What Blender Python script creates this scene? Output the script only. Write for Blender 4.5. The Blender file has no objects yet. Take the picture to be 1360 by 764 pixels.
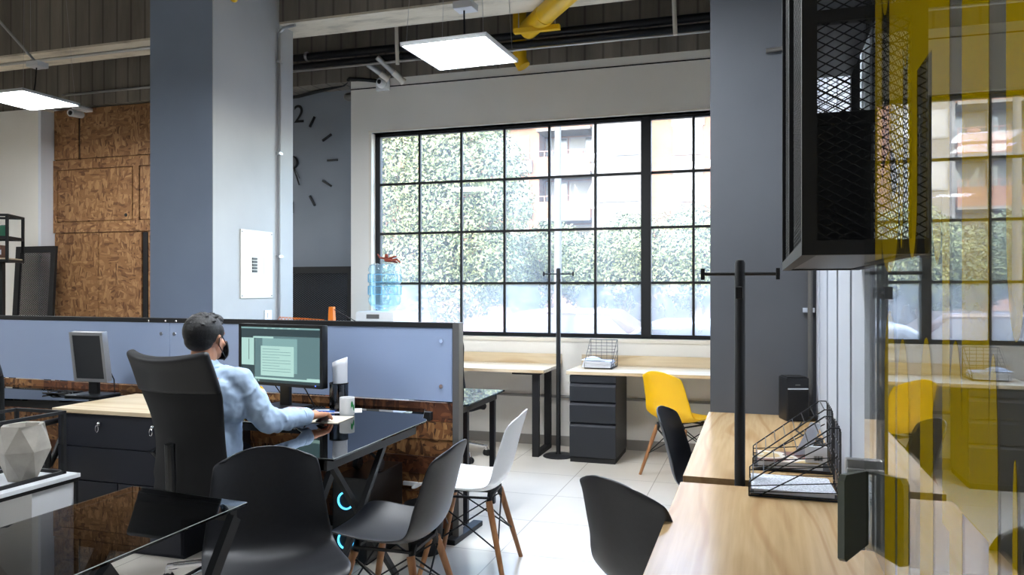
import bpy, bmesh, math, random
from mathutils import Vector, Matrix, noise
PI = math.pi
D = bpy.data
COL = bpy.context.scene.collection
random.seed(7)

# ------------------------------------------------------------------ camera geometry (used to turn a pixel of the 1360x764 frame into a point)
F, HZ, HC, TH = 1030.0, 385.0, 1.42, math.radians(17.6)
CS, SN = math.cos(TH), math.sin(TH)
def ray(x, y):
    u = (x - 680) / F
    return (u * CS - SN, u * SN + CS, -(y - HZ) / F)
def atZ(x, y, z):
    r = ray(x, y); t = (z - HC) / r[2]; return Vector((r[0] * t, r[1] * t, z))
def atY(x, y, Y):
    r = ray(x, y); t = Y / r[1]; return Vector((r[0] * t, Y, HC + r[2] * t))
def atX(x, y, X):
    r = ray(x, y); t = X / r[0]; return Vector((X, r[1] * t, HC + r[2] * t))

# ------------------------------------------------------------------ mesh builder
class MB:
    def __init__(s):
        s.v = []; s.f = []; s.mi = []
    def add(s, vs, fs, m=0, M=None):
        o = len(s.v)
        s.v += [(M @ Vector(p)) if M is not None else Vector(p) for p in vs]
        s.f += [tuple(i + o for i in f) for f in fs]
        s.mi += [m] * len(fs)
        return s
    def box(s, a, b, m=0, M=None):
        x0, y0, z0 = a; x1, y1, z1 = b
        vs = [(x0,y0,z0),(x1,y0,z0),(x1,y1,z0),(x0,y1,z0),(x0,y0,z1),(x1,y0,z1),(x1,y1,z1),(x0,y1,z1)]
        fs = [(0,3,2,1),(4,5,6,7),(0,1,5,4),(1,2,6,5),(2,3,7,6),(3,0,4,7)]
        return s.add(vs, fs, m, M)
    def bbox(s, a, b, r=.004, m=0, M=None):        # box with chamfered edges
        bm = bmesh.new()
        bmesh.ops.create_cube(bm, size=1)
        c = [(a[i] + b[i]) / 2 for i in range(3)]; d = [abs(b[i] - a[i]) for i in range(3)]
        for v in bm.verts:
            v.co = Vector((c[0] + v.co.x * d[0], c[1] + v.co.y * d[1], c[2] + v.co.z * d[2]))
        r = min(r, min(d) * .45)
        bmesh.ops.bevel(bm, geom=bm.edges[:], offset=r, segments=2, affect='EDGES', profile=.6)
        bm.verts.index_update()
        s.add([v.co.copy() for v in bm.verts], [tuple(v.index for v in f.verts) for f in bm.faces], m, M)
        bm.free(); return s
    def prism(s, poly, z0, z1, m=0, M=None):       # polygon in x,y (counter clockwise), extruded in z
        n = len(poly)
        vs = [(p[0], p[1], z0) for p in poly] + [(p[0], p[1], z1) for p in poly]
        fs = [tuple(range(n - 1, -1, -1)), tuple(range(n, 2 * n))] + [(i, (i + 1) % n, n + (i + 1) % n, n + i) for i in range(n)]
        return s.add(vs, fs, m, M)
    def lathe(s, prof, n=24, m=0, M=None, cap=True):
        vs = []; fs = []
        for r, z in prof:
            for k in range(n):
                a = 2 * PI * k / n; vs.append((r * math.cos(a), r * math.sin(a), z))
        for i in range(len(prof) - 1):
            for k in range(n):
                fs.append((i*n + k, i*n + (k+1) % n, (i+1)*n + (k+1) % n, (i+1)*n + k))
        if cap:
            fs.append(tuple(range(n - 1, -1, -1))); L = (len(prof) - 1) * n; fs.append(tuple(L + k for k in range(n)))
        return s.add(vs, fs, m, M)
    def tube(s, pts, r, n=8, m=0, M=None, closed=False, r2=None):
        pts = [Vector(p) for p in pts]; N = len(pts); vs = []; fs = []
        up = Vector((0, 0, 1)); prev = None
        for i, p in enumerate(pts):
            if closed: t = pts[(i + 1) % N] - pts[i - 1]
            else: t = pts[min(i + 1, N - 1)] - pts[max(i - 1, 0)]
            t.normalize()
            if prev is None:
                q = up if abs(t.z) < .95 else Vector((1, 0, 0))
                a = t.cross(q).normalized()
            else:
                a = (prev - t * prev.dot(t)).normalized()
            prev = a; b = t.cross(a)
            rr = r if r2 is None else r + (r2 - r) * i / max(1, N - 1)
            for k in range(n):
                w = 2 * PI * k / n; vs.append(p + a * (rr * math.cos(w)) + b * (rr * math.sin(w)))
        for i in range(N if closed else N - 1):
            j = (i + 1) % N
            for k in range(n):
                fs.append((i*n + k, i*n + (k+1) % n, j*n + (k+1) % n, j*n + k))
        if not closed:
            fs.append(tuple(range(n - 1, -1, -1))); fs.append(tuple((N-1)*n + k for k in range(n)))
        return s.add(vs, fs, m, M)
    def bar(s, p, q, w, h, m=0, M=None, up=(0, 0, 1)):  # rectangular bar from p to q
        p = Vector(p); q = Vector(q); t = (q - p); L = t.length; t.normalize()
        u = Vector(up)
        if abs(t.dot(u)) > .97: u = Vector((1, 0, 0)) if abs(t.x) < .9 else Vector((0, 1, 0))
        a = t.cross(u).normalized(); b = a.cross(t)
        vs = []
        for c in (p, q):
            for i, j in ((-1,-1),(1,-1),(1,1),(-1,1)): vs.append(c + a * (i*w/2) + b * (j*h/2))
        return s.add(vs, [(0,1,2,3),(7,6,5,4),(0,4,5,1),(1,5,6,2),(2,6,7,3),(3,7,4,0)], m, M)
    def ell(s, c, rad, rot=None, seg=20, m=0, M=None):
        vs = []; fs = []; R = rot.to_matrix() if rot is not None else Matrix.Identity(3)
        nv = seg // 2
        vs.append(Vector(c) + R @ Vector((0, 0, -rad[2])))
        for i in range(1, nv):
            ph = -PI/2 + PI * i / nv
            for k in range(seg):
                th = 2*PI*k/seg
                vs.append(Vector(c) + R @ Vector((rad[0]*math.cos(ph)*math.cos(th), rad[1]*math.cos(ph)*math.sin(th), rad[2]*math.sin(ph))))
        vs.append(Vector(c) + R @ Vector((0, 0, rad[2])))
        T = len(vs) - 1
        for k in range(seg):
            fs.append((0, 1 + (k+1) % seg, 1 + k))
            fs.append((T, T - seg + k, T - seg + (k+1) % seg))
        for i in range(nv - 2):
            for k in range(seg):
                fs.append((1 + i*seg + k, 1 + i*seg + (k+1) % seg, 1 + (i+1)*seg + (k+1) % seg, 1 + (i+1)*seg + k))
        return s.add(vs, fs, m, M)
    def cap(s, p, q, r0, r1, seg=16, m=0, M=None):  # tapered capsule
        p = Vector(p); q = Vector(q); t = (q - p); L = t.length; t.normalize()
        R = t.to_track_quat('Z', 'Y').to_matrix().to_4x4(); R.translation = p
        prof = [(max(r0 * math.cos(a), 1e-4), r0 * math.sin(a)) for a in [-PI/2 + PI/2 * k / 5 for k in range(6)]]
        prof += [(max(r1 * math.cos(a), 1e-4), L + r1 * math.sin(a)) for a in [PI/2 * k / 5 for k in range(6)]]
        return s.lathe(prof, seg, m, (M @ R) if M is not None else R)
    def grid(s, fn, nu, nv, m=0, M=None):
        vs = [fn(i / nu, j / nv) for j in range(nv + 1) for i in range(nu + 1)]
        fs = [(j*(nu+1)+i, j*(nu+1)+i+1, (j+1)*(nu+1)+i+1, (j+1)*(nu+1)+i) for j in range(nv) for i in range(nu)]
        return s.add(vs, fs, m, M)
    def build(s, name, mats, parent=None, smooth=False, loc=None):
        me = D.meshes.new(name)
        me.from_pydata([tuple(v) for v in s.v], [], s.f)
        if not isinstance(mats, (list, tuple)): mats = [mats]
        for m in mats: me.materials.append(m)
        for p, i in zip(me.polygons, s.mi): p.material_index = i
        if smooth:
            for p in me.polygons: p.use_smooth = True
            if smooth == 'auto':
                try:
                    me.set_sharp_from_angle(angle=math.radians(35))
                except Exception: pass
        me.validate(); me.update()
        o = D.objects.new(name, me); COL.objects.link(o)
        if parent is not None: o.parent = parent
        if loc is not None: o.location = loc
        return o

def empty(name, loc=(0, 0, 0), rz=0, parent=None):
    o = D.objects.new(name, None); COL.objects.link(o)
    o.location = loc; o.rotation_euler = (0, 0, rz); o.empty_display_size = .1
    if parent is not None: o.parent = parent
    return o
def tag(o, label, cat=None, group=None, kind=None):
    if label: o['label'] = label
    if cat: o['category'] = cat
    if group: o['group'] = group
    if kind: o['kind'] = kind
    return o
def thing(name, label, cat, loc=(0, 0, 0), rz=0, group=None):
    return tag(empty(name, loc, rz), label, cat, group)
def struct(o, label=None):
    o['kind'] = 'structure'
    if label: o['label'] = label
    return o
def copy_tree(o, parent=None):
    c = o.copy(); COL.objects.link(c); c.parent = parent
    for ch in list(o.children): copy_tree(ch, c)
    return c
def mod(o, typ, **kw):
    m = o.modifiers.new(typ.lower(), typ)
    for k, v in kw.items(): setattr(m, k, v)
    return m
def Rz(a): return Matrix.Rotation(a, 4, 'Z')
def Rx(a): return Matrix.Rotation(a, 4, 'X')
def Ry(a): return Matrix.Rotation(a, 4, 'Y')
def T(*p): return Matrix.Translation(Vector(p))
def face(dx, dy): return math.atan2(-dx, dy)       # z-rotation that turns local +Y to (dx,dy)

def text_obj(name, s, size, mat, M, parent, extrude=.002):
    cu = D.curves.new(name, 'FONT'); cu.body = s; cu.size = size; cu.extrude = extrude
    cu.align_x = 'CENTER'; cu.align_y = 'CENTER'
    tmp = D.objects.new('tmp_text', cu); COL.objects.link(tmp)
    dg = bpy.context.evaluated_depsgraph_get()
    me = D.meshes.new_from_object(tmp.evaluated_get(dg))
    D.objects.remove(tmp); D.curves.remove(cu)
    me.name = name; me.materials.clear(); me.materials.append(mat)
    me.transform(M)
    o = D.objects.new(name, me); COL.objects.link(o); o.parent = parent
    return o

# ------------------------------------------------------------------ materials
def srgb(r, g, b):
    def c(v):
        v /= 255.0
        return v / 12.92 if v <= .04045 else ((v + .055) / 1.055) ** 2.4
    return (c(r), c(g), c(b), 1)
def mat(name, color, rough=.5, metal=0, **kw):
    m = D.materials.new(name); m.use_nodes = True
    b = m.node_tree.nodes['Principled BSDF']
    b.inputs['Base Color'].default_value = color if len(color) == 4 else (*color, 1)
    b.inputs['Roughness'].default_value = rough; b.inputs['Metallic'].default_value = metal
    for k, v in kw.items():
        b.inputs[k.replace('_', ' ')].default_value = v
    return m
class N:
    def __init__(s, m): s.m = m; s.t = m.node_tree; s.b = s.t.nodes.get('Principled BSDF')
    def n(s, typ, **kw):
        nd = s.t.nodes.new('ShaderNode' + typ)
        for k, v in kw.items():
            if k.startswith('i_'):
                key = k[2:].replace('_', ' ')
                nd.inputs[int(key) if key.isdigit() else key].default_value = v
            else: setattr(nd, k, v)
        return nd
    def l(s, a, b): s.t.links.new(a, b)
    def coords(s, scale=(1, 1, 1), rot=(0, 0, 0), kind='Object'):
        c = s.n('TexCoord'); mp = s.n('Mapping'); mp.inputs['Scale'].default_value = scale; mp.inputs['Rotation'].default_value = rot
        s.l(c.outputs[kind], mp.inputs['Vector']); return mp.outputs['Vector']
    def ramp(s, src, stops, interp='LINEAR'):
        r = s.n('ValToRGB'); r.color_ramp.interpolation = interp
        e = r.color_ramp.elements
        while len(e) < len(stops): e.new(.5)
        for k, (p, c) in enumerate(stops): e[k].position = p; e[k].color = c if len(c) == 4 else (*c, 1)
        s.l(src, r.inputs['Fac']); return r.outputs['Color']
    def bump(s, src, strength=.3, dist=.01):
        b = s.n('Bump'); b.inputs['Strength'].default_value = strength; b.inputs['Distance'].default_value = dist
        s.l(src, b.inputs['Height']); s.l(b.outputs['Normal'], s.b.inputs['Normal']); return b
    def mix(s, f, a, b, blend='MIX'):
        x = s.n('Mix', data_type='RGBA', blend_type=blend)
        for v, i in ((f, 0), (a, 6), (b, 7)):
            if hasattr(v, 'links') or isinstance(v, bpy.types.NodeSocket): s.l(v, x.inputs[i])
            else: x.inputs[i].default_value = v
        return x.outputs[2]

def noisy(name, c1, c2, scale=3, rough=.6, bump=.1, bd=.005, detail=6, stretch=(1, 1, 1), lo=.35, hi=.65, metal=0):
    m = mat(name, c1, rough, metal); k = N(m)
    v = k.coords(stretch)
    t = k.n('TexNoise', i_Scale=scale, i_Detail=float(detail)); k.l(v, t.inputs['Vector'])
    k.l(k.ramp(t.outputs['Fac'], [(lo, c1), (hi, c2)]), k.b.inputs['Base Color'])
    t2 = k.n('TexNoise', i_Scale=scale * 7, i_Detail=5.0); k.l(v, t2.inputs['Vector'])
    if bump: k.bump(t2.outputs['Fac'], bump, bd)
    return m

M = {}
M['black_metal'] = mat('black_metal', srgb(15, 15, 17), .6, 0)
M['dark_metal'] = mat('dark_metal', srgb(28, 29, 33), .38, .3)
M['grey_metal'] = mat('grey_metal', srgb(120, 118, 115), .4, .6)
M['chrome'] = mat('chrome', (.8, .8, .82), .12, 1)
M['galv'] = mat('galvanised_metal', (.5, .5, .5), .35, .8)
M['black_plastic'] = mat('black_plastic', srgb(16, 17, 20), .42)
M['shell_black'] = noisy('shell_black', srgb(24, 25, 30), srgb(28, 29, 34), 60, .42, .05, .001)
M['shell_white'] = mat('shell_white', srgb(235, 238, 242), .38)
M['shell_yellow'] = mat('shell_yellow', srgb(255, 196, 0), .38)
M['black_fabric'] = noisy('black_fabric', srgb(9, 10, 13), srgb(14, 15, 19), 300, .85, .3, .001)
M['headrest_pad'] = mat('headrest_pad', srgb(16, 17, 22), .55)
M['white_paper'] = mat('white_paper', srgb(225, 228, 235), .8)
M['white_plastic'] = mat('white_plastic', srgb(228, 230, 232), .4)
M['cream_paint'] = mat('cream_paint', srgb(222, 216, 205), .55)
M['edge_line'] = mat('glass_edge_highlight', srgb(150, 156, 152), .25)  # pale colour that paints the highlight along glass desk edges
M['conduit_grey'] = mat('conduit_grey', srgb(140, 138, 134), .5)
M['rubber'] = mat('rubber', srgb(18, 18, 20), .7)
M['orange'] = mat('orange_plastic', srgb(225, 120, 30), .45)
M['yellow_paint'] = noisy('yellow_paint', srgb(236, 190, 28), srgb(226, 178, 20), 4, .4, 0)
M['yellow_plastic'] = mat('yellow_plastic', srgb(240, 190, 20), .35)
M['cabinet_black'] = mat('cabinet_black', srgb(34, 37, 43), .5)
M['drawer_dark'] = mat('drawer_dark', srgb(26, 29, 40), .55)
M['legwood'] = noisy('beech_legs', srgb(176, 126, 82), srgb(150, 100, 62), 14, .5, .05, .001, stretch=(4, 4, .4))
M['wire'] = mat('black_wire', srgb(14, 14, 16), .4)

def wall_mat(name, c, c2=None, sc=1.3, bump=.12):
    return noisy(name, c, c2 or tuple(x * .88 for x in c[:3]) + (1,), sc, .75, bump, .004, 8)
M['wall_white'] = wall_mat('wall_white', srgb(240, 236, 228), srgb(234, 230, 222))
M['wall_grey'] = wall_mat('wall_grey', srgb(136, 142, 150), srgb(128, 134, 142))
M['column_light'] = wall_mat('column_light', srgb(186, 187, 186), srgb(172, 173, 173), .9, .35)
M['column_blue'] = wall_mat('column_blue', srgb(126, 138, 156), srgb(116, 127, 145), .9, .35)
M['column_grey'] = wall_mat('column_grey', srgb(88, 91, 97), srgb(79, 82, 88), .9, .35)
M['panel_white'] = mat('panel_white', srgb(222, 225, 230), .4)
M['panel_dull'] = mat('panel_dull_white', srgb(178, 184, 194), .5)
M['board_white'] = noisy('marker_board', srgb(158, 174, 204), srgb(152, 169, 200), .6, .22, 0)
M['sill_cream'] = mat('sill_cream', srgb(232, 224, 210), .6)
M['skirting'] = noisy('skirting_stone', srgb(150, 145, 138), srgb(136, 130, 124), 2, .4, 0)

# board-formed concrete
m = mat('concrete', srgb(120, 113, 103), .85); k = N(m)
g = k.n('NewGeometry'); mp = k.n('Mapping'); mp.inputs['Scale'].default_value = (1, 1, .15); k.l(g.outputs['Position'], mp.inputs['Vector'])
a = k.n('TexNoise', i_Scale=2.2, i_Detail=10.0, i_Roughness=.7); k.l(mp.outputs['Vector'], a.inputs['Vector'])
b_ = k.n('TexWave', wave_type='BANDS', bands_direction='X', i_Scale=1.9, i_Distortion=.6, i_Detail=3.0); k.l(mp.outputs['Vector'], b_.inputs['Vector'])
c1 = k.ramp(a.outputs['Fac'], [(.25, srgb(94, 88, 80)), (.55, srgb(130, 122, 111)), (.8, srgb(156, 147, 133))])
c2 = k.ramp(b_.outputs['Fac'], [(0, (.55, .55, .55)), (.07, (1, 1, 1))])
k.l(k.mix(1.0, c1, c2, 'MULTIPLY'), k.b.inputs['Base Color']); k.bump(a.outputs['Fac'], .5, .02)
M['concrete'] = m
m = mat('lit_soffit_concrete', srgb(196, 186, 166), .85); k = N(m)  # same concrete in paler tones, light on the underside put into the colour
g = k.n('NewGeometry'); mp = k.n('Mapping'); mp.inputs['Scale'].default_value = (.5, 2, 1); k.l(g.outputs['Position'], mp.inputs['Vector'])
a = k.n('TexNoise', i_Scale=3.5, i_Detail=10.0, i_Roughness=.7); k.l(mp.outputs['Vector'], a.inputs['Vector'])
k.l(k.ramp(a.outputs['Fac'], [(.3, srgb(172, 162, 144)), (.5, srgb(222, 212, 192)), (.75, srgb(232, 224, 206))]), k.b.inputs['Base Color']); k.bump(a.outputs['Fac'], .4, .015)
M['soffit'] = m

# floor: large polished porcelain tiles
m = mat('floor_tile', srgb(214, 208, 200), .14); k = N(m)
g = k.n('NewGeometry')
br = k.n('TexBrick', offset=0.0, squash=1.0, i_Scale=1.0, i_Mortar_Size=.0035, i_Brick_Width=.6, i_Row_Height=.6)
br.inputs['Color1'].default_value = srgb(230, 223, 212); br.inputs['Color2'].default_value = srgb(235, 228, 217); br.inputs['Mortar'].default_value = srgb(188, 181, 171)
mp = k.n('Mapping'); mp.inputs['Location'].default_value = (.13, .22, 0); k.l(g.outputs['Position'], mp.inputs['Vector']); k.l(mp.outputs['Vector'], br.inputs['Vector'])
a = k.n('TexNoise', i_Scale=2.5, i_Detail=8.0); k.l(g.outputs['Position'], a.inputs['Vector'])
k.l(k.mix(1.0, br.outputs['Color'], k.ramp(a.outputs['Fac'], [(.3, (.93, .93, .92)), (.7, (1, 1, 1))]), 'MULTIPLY'), k.b.inputs['Base Color'])
k.bump(br.outputs['Fac'], -.2, .002)
M['floor'] = m

# pine veneer with the grain along Y
def pine(name, c0, c1, c2, rough=.2, ax='Y'):
    m = mat(name, c0, rough); k = N(m)
    st = (1, .16, 1) if ax == 'Y' else (.16, 1, 1)
    v = k.coords(st)
    wrp = k.n('TexNoise', i_Scale=2.3, i_Detail=2.0); k.l(v, wrp.inputs['Vector'])
    ad = k.n('VectorMath', operation='MULTIPLY_ADD'); k.l(wrp.outputs['Color'], ad.inputs[0]); ad.inputs[1].default_value = (.9, .9, .9); k.l(v, ad.inputs[2])
    w = k.n('TexWave', wave_type='BANDS', bands_direction='X' if ax == 'Y' else 'Y', i_Scale=3.0, i_Distortion=4.0, i_Detail=2.5, i_Detail_Scale=1.2); k.l(ad.outputs[0], w.inputs['Vector'])
    fine = k.n('TexNoise', i_Scale=60.0, i_Detail=6.0); v2 = k.coords((1, .04, 1) if ax == 'Y' else (.04, 1, 1)); k.l(v2, fine.inputs['Vector'])
    cc = k.ramp(w.outputs['Fac'], [(0, c1), (.22, c0), (.75, c0), (1, c2)])
    ff = k.ramp(fine.outputs['Fac'], [(.3, (.86, .84, .8)), (.6, (1, 1, 1))])
    k.l(k.mix(1.0, cc, ff, 'MULTIPLY'), k.b.inputs['Base Color']); return m
M['pine'] = pine('pine_top', srgb(200, 168, 124), srgb(186, 150, 106), srgb(204, 173, 130))
M['pine_x'] = pine('pine_top_far', srgb(226, 206, 172), srgb(210, 184, 146), srgb(232, 214, 184), .35, 'X')
M['pine_edge'] = noisy('pine_edge', srgb(196, 164, 122), srgb(160, 124, 84), 20, .5, 0, stretch=(1, .1, 6))

# oriented strand board
def osb(name, base, dark, light, sc=9.0):
    m = mat(name, base, .6); k = N(m)
    v = k.coords((1, 1, 1)); 
    nz = k.n('TexNoise', i_Scale=3.0, i_Detail=2.0); k.l(v, nz.inputs['Vector'])
    ad = k.n('VectorMath', operation='MULTIPLY_ADD'); k.l(nz.outputs['Color'], ad.inputs[0]); ad.inputs[1].default_value = (.12, .12, .12); k.l(v, ad.inputs[2])
    cols = []
    for rot, s2 in (((.3, .5, .2), (1, 1, 3.2)), ((1.1, -.7, .9), (3.2, 1, 1)), ((-.6, .9, -1.1), (1, 3.2, 1.4))):
        mp = k.n('Mapping'); mp.inputs['Rotation'].default_value = rot; mp.inputs['Scale'].default_value = s2; k.l(ad.outputs[0], mp.inputs['Vector'])
        vo = k.n('TexVoronoi', i_Scale=sc); k.l(mp.outputs['Vector'], vo.inputs['Vector']); cols.append(vo.outputs['Color'])
    sep = [k.n('SeparateColor') for _ in cols]
    for c, s_ in zip(cols, sep): k.l(c, s_.inputs[0])
    r1 = k.ramp(sep[0].outputs[0], [(0, dark), (.3, base), (.8, base), (1, light)])
    r2 = k.ramp(sep[1].outputs[1], [(0, dark), (.35, base), (1, light)])
    mk = k.ramp(sep[2].outputs[2], [(.45, (0, 0, 0)), (.5, (1, 1, 1))])
    cc = k.mix(mk, r1, r2)
    k.l(cc, k.b.inputs['Base Color']); return m
M['osb'] = osb('osb_board', srgb(142, 100, 62), srgb(98, 62, 34), srgb(176, 134, 90), 14.0)
M['osb_plank'] = osb('osb_plank', srgb(134, 88, 50), srgb(70, 40, 22), srgb(180, 132, 82), 17.0)
M['osb_plank_b'] = osb('osb_plank_red', srgb(98, 54, 30), srgb(62, 32, 18), srgb(134, 84, 50), 17.0)
M['osb_edge'] = mat('osb_edge', srgb(176, 128, 84), .7)

# glass whose mirror strength rises towards grazing angles, seen from both sides alike
def sheet_glass(name, tint=(1, 1, 1, 1), f0=.04, rough=0.0, haze=0.0, hazecol=(.9, .92, .95, 1)):
    m = D.materials.new(name); m.use_nodes = True; t = m.node_tree; t.nodes.clear(); k = N(m)
    out = k.n('OutputMaterial'); g = k.n('NewGeometry')
    dt = k.n('VectorMath', operation='DOT_PRODUCT'); k.l(g.outputs['Normal'], dt.inputs[0]); k.l(g.outputs['Incoming'], dt.inputs[1])
    ab = k.n('Math', operation='ABSOLUTE'); k.l(dt.outputs['Value'], ab.inputs[0])
    om = k.n('Math', operation='SUBTRACT', use_clamp=True); om.inputs[0].default_value = 1; k.l(ab.outputs[0], om.inputs[1])
    pw = k.n('Math', operation='POWER'); k.l(om.outputs[0], pw.inputs[0]); pw.inputs[1].default_value = 5
    ma = k.n('Math', operation='MULTIPLY_ADD'); k.l(pw.outputs[0], ma.inputs[0]); ma.inputs[1].default_value = 1 - f0; ma.inputs[2].default_value = f0
    tr = k.n('BsdfTransparent'); tr.inputs[0].default_value = tint
    gl = k.n('BsdfGlossy'); gl.inputs['Roughness'].default_value = rough
    mx = k.n('MixShader'); k.l(ma.outputs[0], mx.inputs[0])
    base = tr.outputs[0]
    if haze:  # pale scatter: milky film, bottle plastic, and imitated glare on the window
        df = k.n('BsdfDiffuse'); df.inputs[0].default_value = hazecol
        tl = k.n('BsdfTranslucent'); tl.inputs[0].default_value = hazecol
        m2 = k.n('MixShader'); m2.inputs[0].default_value = .6; k.l(df.outputs[0], m2.inputs[1]); k.l(tl.outputs[0], m2.inputs[2])
        m1 = k.n('MixShader')
        nz = k.n('TexNoise', i_Scale=1.6, i_Detail=5.0); k.l(k.coords((1, 1, .5)), nz.inputs['Vector'])
        mr = k.n('MapRange'); mr.inputs[1].default_value = .3; mr.inputs[2].default_value = .7; mr.inputs[3].default_value = haze * .5; mr.inputs[4].default_value = haze * 1.5
        k.l(nz.outputs['Fac'], mr.inputs[0]); k.l(mr.outputs[0], m1.inputs[0])
        k.l(tr.outputs[0], m1.inputs[1]); k.l(m2.outputs[0], m1.inputs[2]); base = m1.outputs[0]
    k.l(base, mx.inputs[1]); k.l(gl.outputs[0], mx.inputs[2]); k.l(mx.outputs[0], out.inputs[0])
    return m
M['door_glass'] = sheet_glass('door_glass', (.97, .99, .98, 1))
M['win_glass'] = sheet_glass('window_glass', (.97, .98, .97, 1), .05, 0, .12)  # haze mixed in to imitate glare washing out the view
M['frost'] = sheet_glass('frosted_film', (.96, .97, .98, 1), .05, 0, .26)
M['desk_glass'] = sheet_glass('smoked_desk_glass', (.34, .36, .38, 1), .045)
M['desk_glass_dark'] = sheet_glass('black_desk_glass', (.05, .055, .065, 1), .07)
M['vinyl'] = mat('yellow_vinyl', srgb(168, 138, 0), .6, 0, Specular_IOR_Level=0.0)
M['glass_edge'] = mat('glass_edge', srgb(90, 120, 110), .2)
M['bottle'] = sheet_glass('blue_bottle', (.84, .95, .98, 1), .06, .05, .12, (.7, .9, .97, 1))

def emis(name, col, st, base=(.02, .02, .02, 1)):
    m = mat(name, base, .3); b = m.node_tree.nodes['Principled BSDF']
    b.inputs['Emission Color'].default_value = col; b.inputs['Emission Strength'].default_value = st; return m
M['led'] = emis('led_diffuser', (.90, .95, 1, 1), 12.5, (.9, .9, .9, 1))
M['ring'] = emis('blue_ring_light', (.06, .5, 1, 1), .9)

# ------------------------------------------------------------------ copies of small helpers for later
def lattice(mb, w, h, px, pz, t, d, M4, m=0):
    """diamond mesh of crossing strips in the local X-Z rectangle [0,w]x[0,h]; px, pz = diamond width and height"""
    s = pz / px
    for sg in (1, -1):
        n0 = -int(h / pz) - 2; n1 = int((w * s + h) / pz) + 2
        for i in range(n0, n1 + 1):
            c = i * pz
            # line z = sg*s*x + c (sg=1) or z = -s*x + c
            pts = []
            for x in (0, w):
                z = sg * s * x + c
                if -1e-9 <= z <= h + 1e-9: pts.append((x, z))
            for z in (0, h):
                x = (z - c) / (sg * s)
                if 1e-6 < x < w - 1e-6: pts.append((x, z))
            if len(pts) >= 2:
                p, q = pts[0], pts[1]
                if abs(p[0] - q[0]) > .004:
                    mb.bar((p[0], 0, p[1]), (q[0], 0, q[1]), d, t, m, M4, up=(0, 0, 1))
# ================================================================== THE ROOM
YW = 6.87            # inner face of the window wall
XC = -4.01           # right face of the big column
o = MB().box((-9.6, -3.0, -.12), (4.0, 7.2, 0)).build('floor', M['floor']); struct(o, 'pale polished tile floor')
o = MB().box((-9.6, -3.0, 4.45), (4.0, 7.4, 4.6)).build('ceiling', M['concrete']); struct(o, 'raw concrete ceiling slab')

# window wall, made as pieces round the opening
wx0, wx1, wz0, wz1 = -3.60, .10, .985, 2.965
wt = .22
wb = MB()
wb.box((-3.86, YW, 0), (4.0, YW + wt, wz0))
wb.box((-3.86, YW, wz1), (4.0, YW + wt, 3.49))
wb.box((-3.86, YW, wz0), (wx0 - .06, YW + wt, wz1))
wb.box((wx1 + .06, YW, wz0), (4.0, YW + wt, wz1))
wall = wb.build('wall_back', M['wall_white']); struct(wall, 'white wall round the big window')
o = MB().box((-3.86, YW - .004, 3.405), (4.0, YW, 3.415)).build('shadow_joint', M['black_metal'], wall)
o = MB().box((wx0 - .06, YW - .012, wz0 - .035), (wx1 + .06, YW + .12, wz0)).box((wx0 - .06, YW - .012, wz1), (wx1 + .06, YW + .1, wz1 + .02)).box((wx0 - .06, YW - .004, wz0), (wx0 - .03, YW + .1, wz1)).build('window_reveal', M['sill_cream'], wall)
# window
win = empty('window_1', (0, 0, 0)); struct(win, 'large black steel window of many panes')
yF = YW + .08
fr = MB()
fr.box((wx0 - .03, yF, wz1 - .03), (wx1 + .03, yF + .05, wz1)).box((wx0 - .03, yF, wz0), (wx1 + .03, yF + .05, wz0 + .035))
fr.box((wx0 - .03, yF, wz0), (wx0 + .02, yF + .05, wz1)).box((wx1 - .02, yF, wz0), (wx1 + .03, yF + .05, wz1))
fr.build('window_frame', M['black_metal'], win)
MB().bbox((-.995, yF - .02, wz0), (-.905, yF + .055, wz1), .004).build('mullion', M['black_metal'], win)
xs = [-3.158, -2.72, -2.283, -1.846, -1.412, -.539, -.10]
b = MB()
for x in xs: b.box((x - .011, yF + .008, wz0), (x + .011, yF + .04, wz1))
b.build('vertical_bars', M['black_metal'], win)
b = MB()
for z in (1.482, 1.975, 2.464): b.box((wx0, yF + .006, z - .011), (wx1, yF + .038, z + .011))
b.build('horizontal_bars', M['black_metal'], win)
MB().add([(wx0, yF+.025, 1.482), (wx1, yF+.025, 1.482), (wx1, yF+.025, wz1-.02), (wx0, yF+.025, wz1-.02)], [(0,1,2,3)]).build('glass_panes', M['win_glass'], win)
tag(MB().add([(wx0, yF+.025, wz0+.02), (wx1, yF+.025, wz0+.02), (wx1, yF+.025, 1.482), (wx0, yF+.025, 1.482)], [(0,1,2,3)]).build('film_panes', M['frost'], win), 'bottom row of panes with milky frosted film')

# clock wall, recessed left of the pier
o = MB().box((-6.2, 7.15, 0), (-3.86, 7.30, 3.49)).build('wall_clock_recess', M['wall_grey']); struct(o, 'dark grey wall of the recess that carries the clock')
o = MB().box((-7.73, 6.86, 3.49), (4.0, 7.36, 4.45)).build('trim_1', M['concrete']); struct(o, 'board-marked concrete beam above the window wall')
o = MB().box((-9.6, 6.86, 3.49), (-7.73, 7.36, 4.45)).build('trim_2', M['concrete']); struct(o, 'end stretch of the concrete edge beam')
# deep beam, in line with the columns, soffit coloured pale to look lit
bm_ = MB().box((-9.6, 5.87, 3.77), (XC - .01, 6.24, 4.45)).box((XC - .01, 5.87, 3.77), (4.0, 6.24, 4.45)).build('trim_3', M['concrete']); struct(bm_, 'deep concrete beam crossing the room')
MB().box((-9.6, 5.87, 3.75), (4.0, 6.24, 3.77)).build('beam_soffit', M['soffit'], bm_)
# nearer beams running towards the window
for i, (x0, x1) in enumerate(((-6.9, -6.55),)):
    pass
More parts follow.
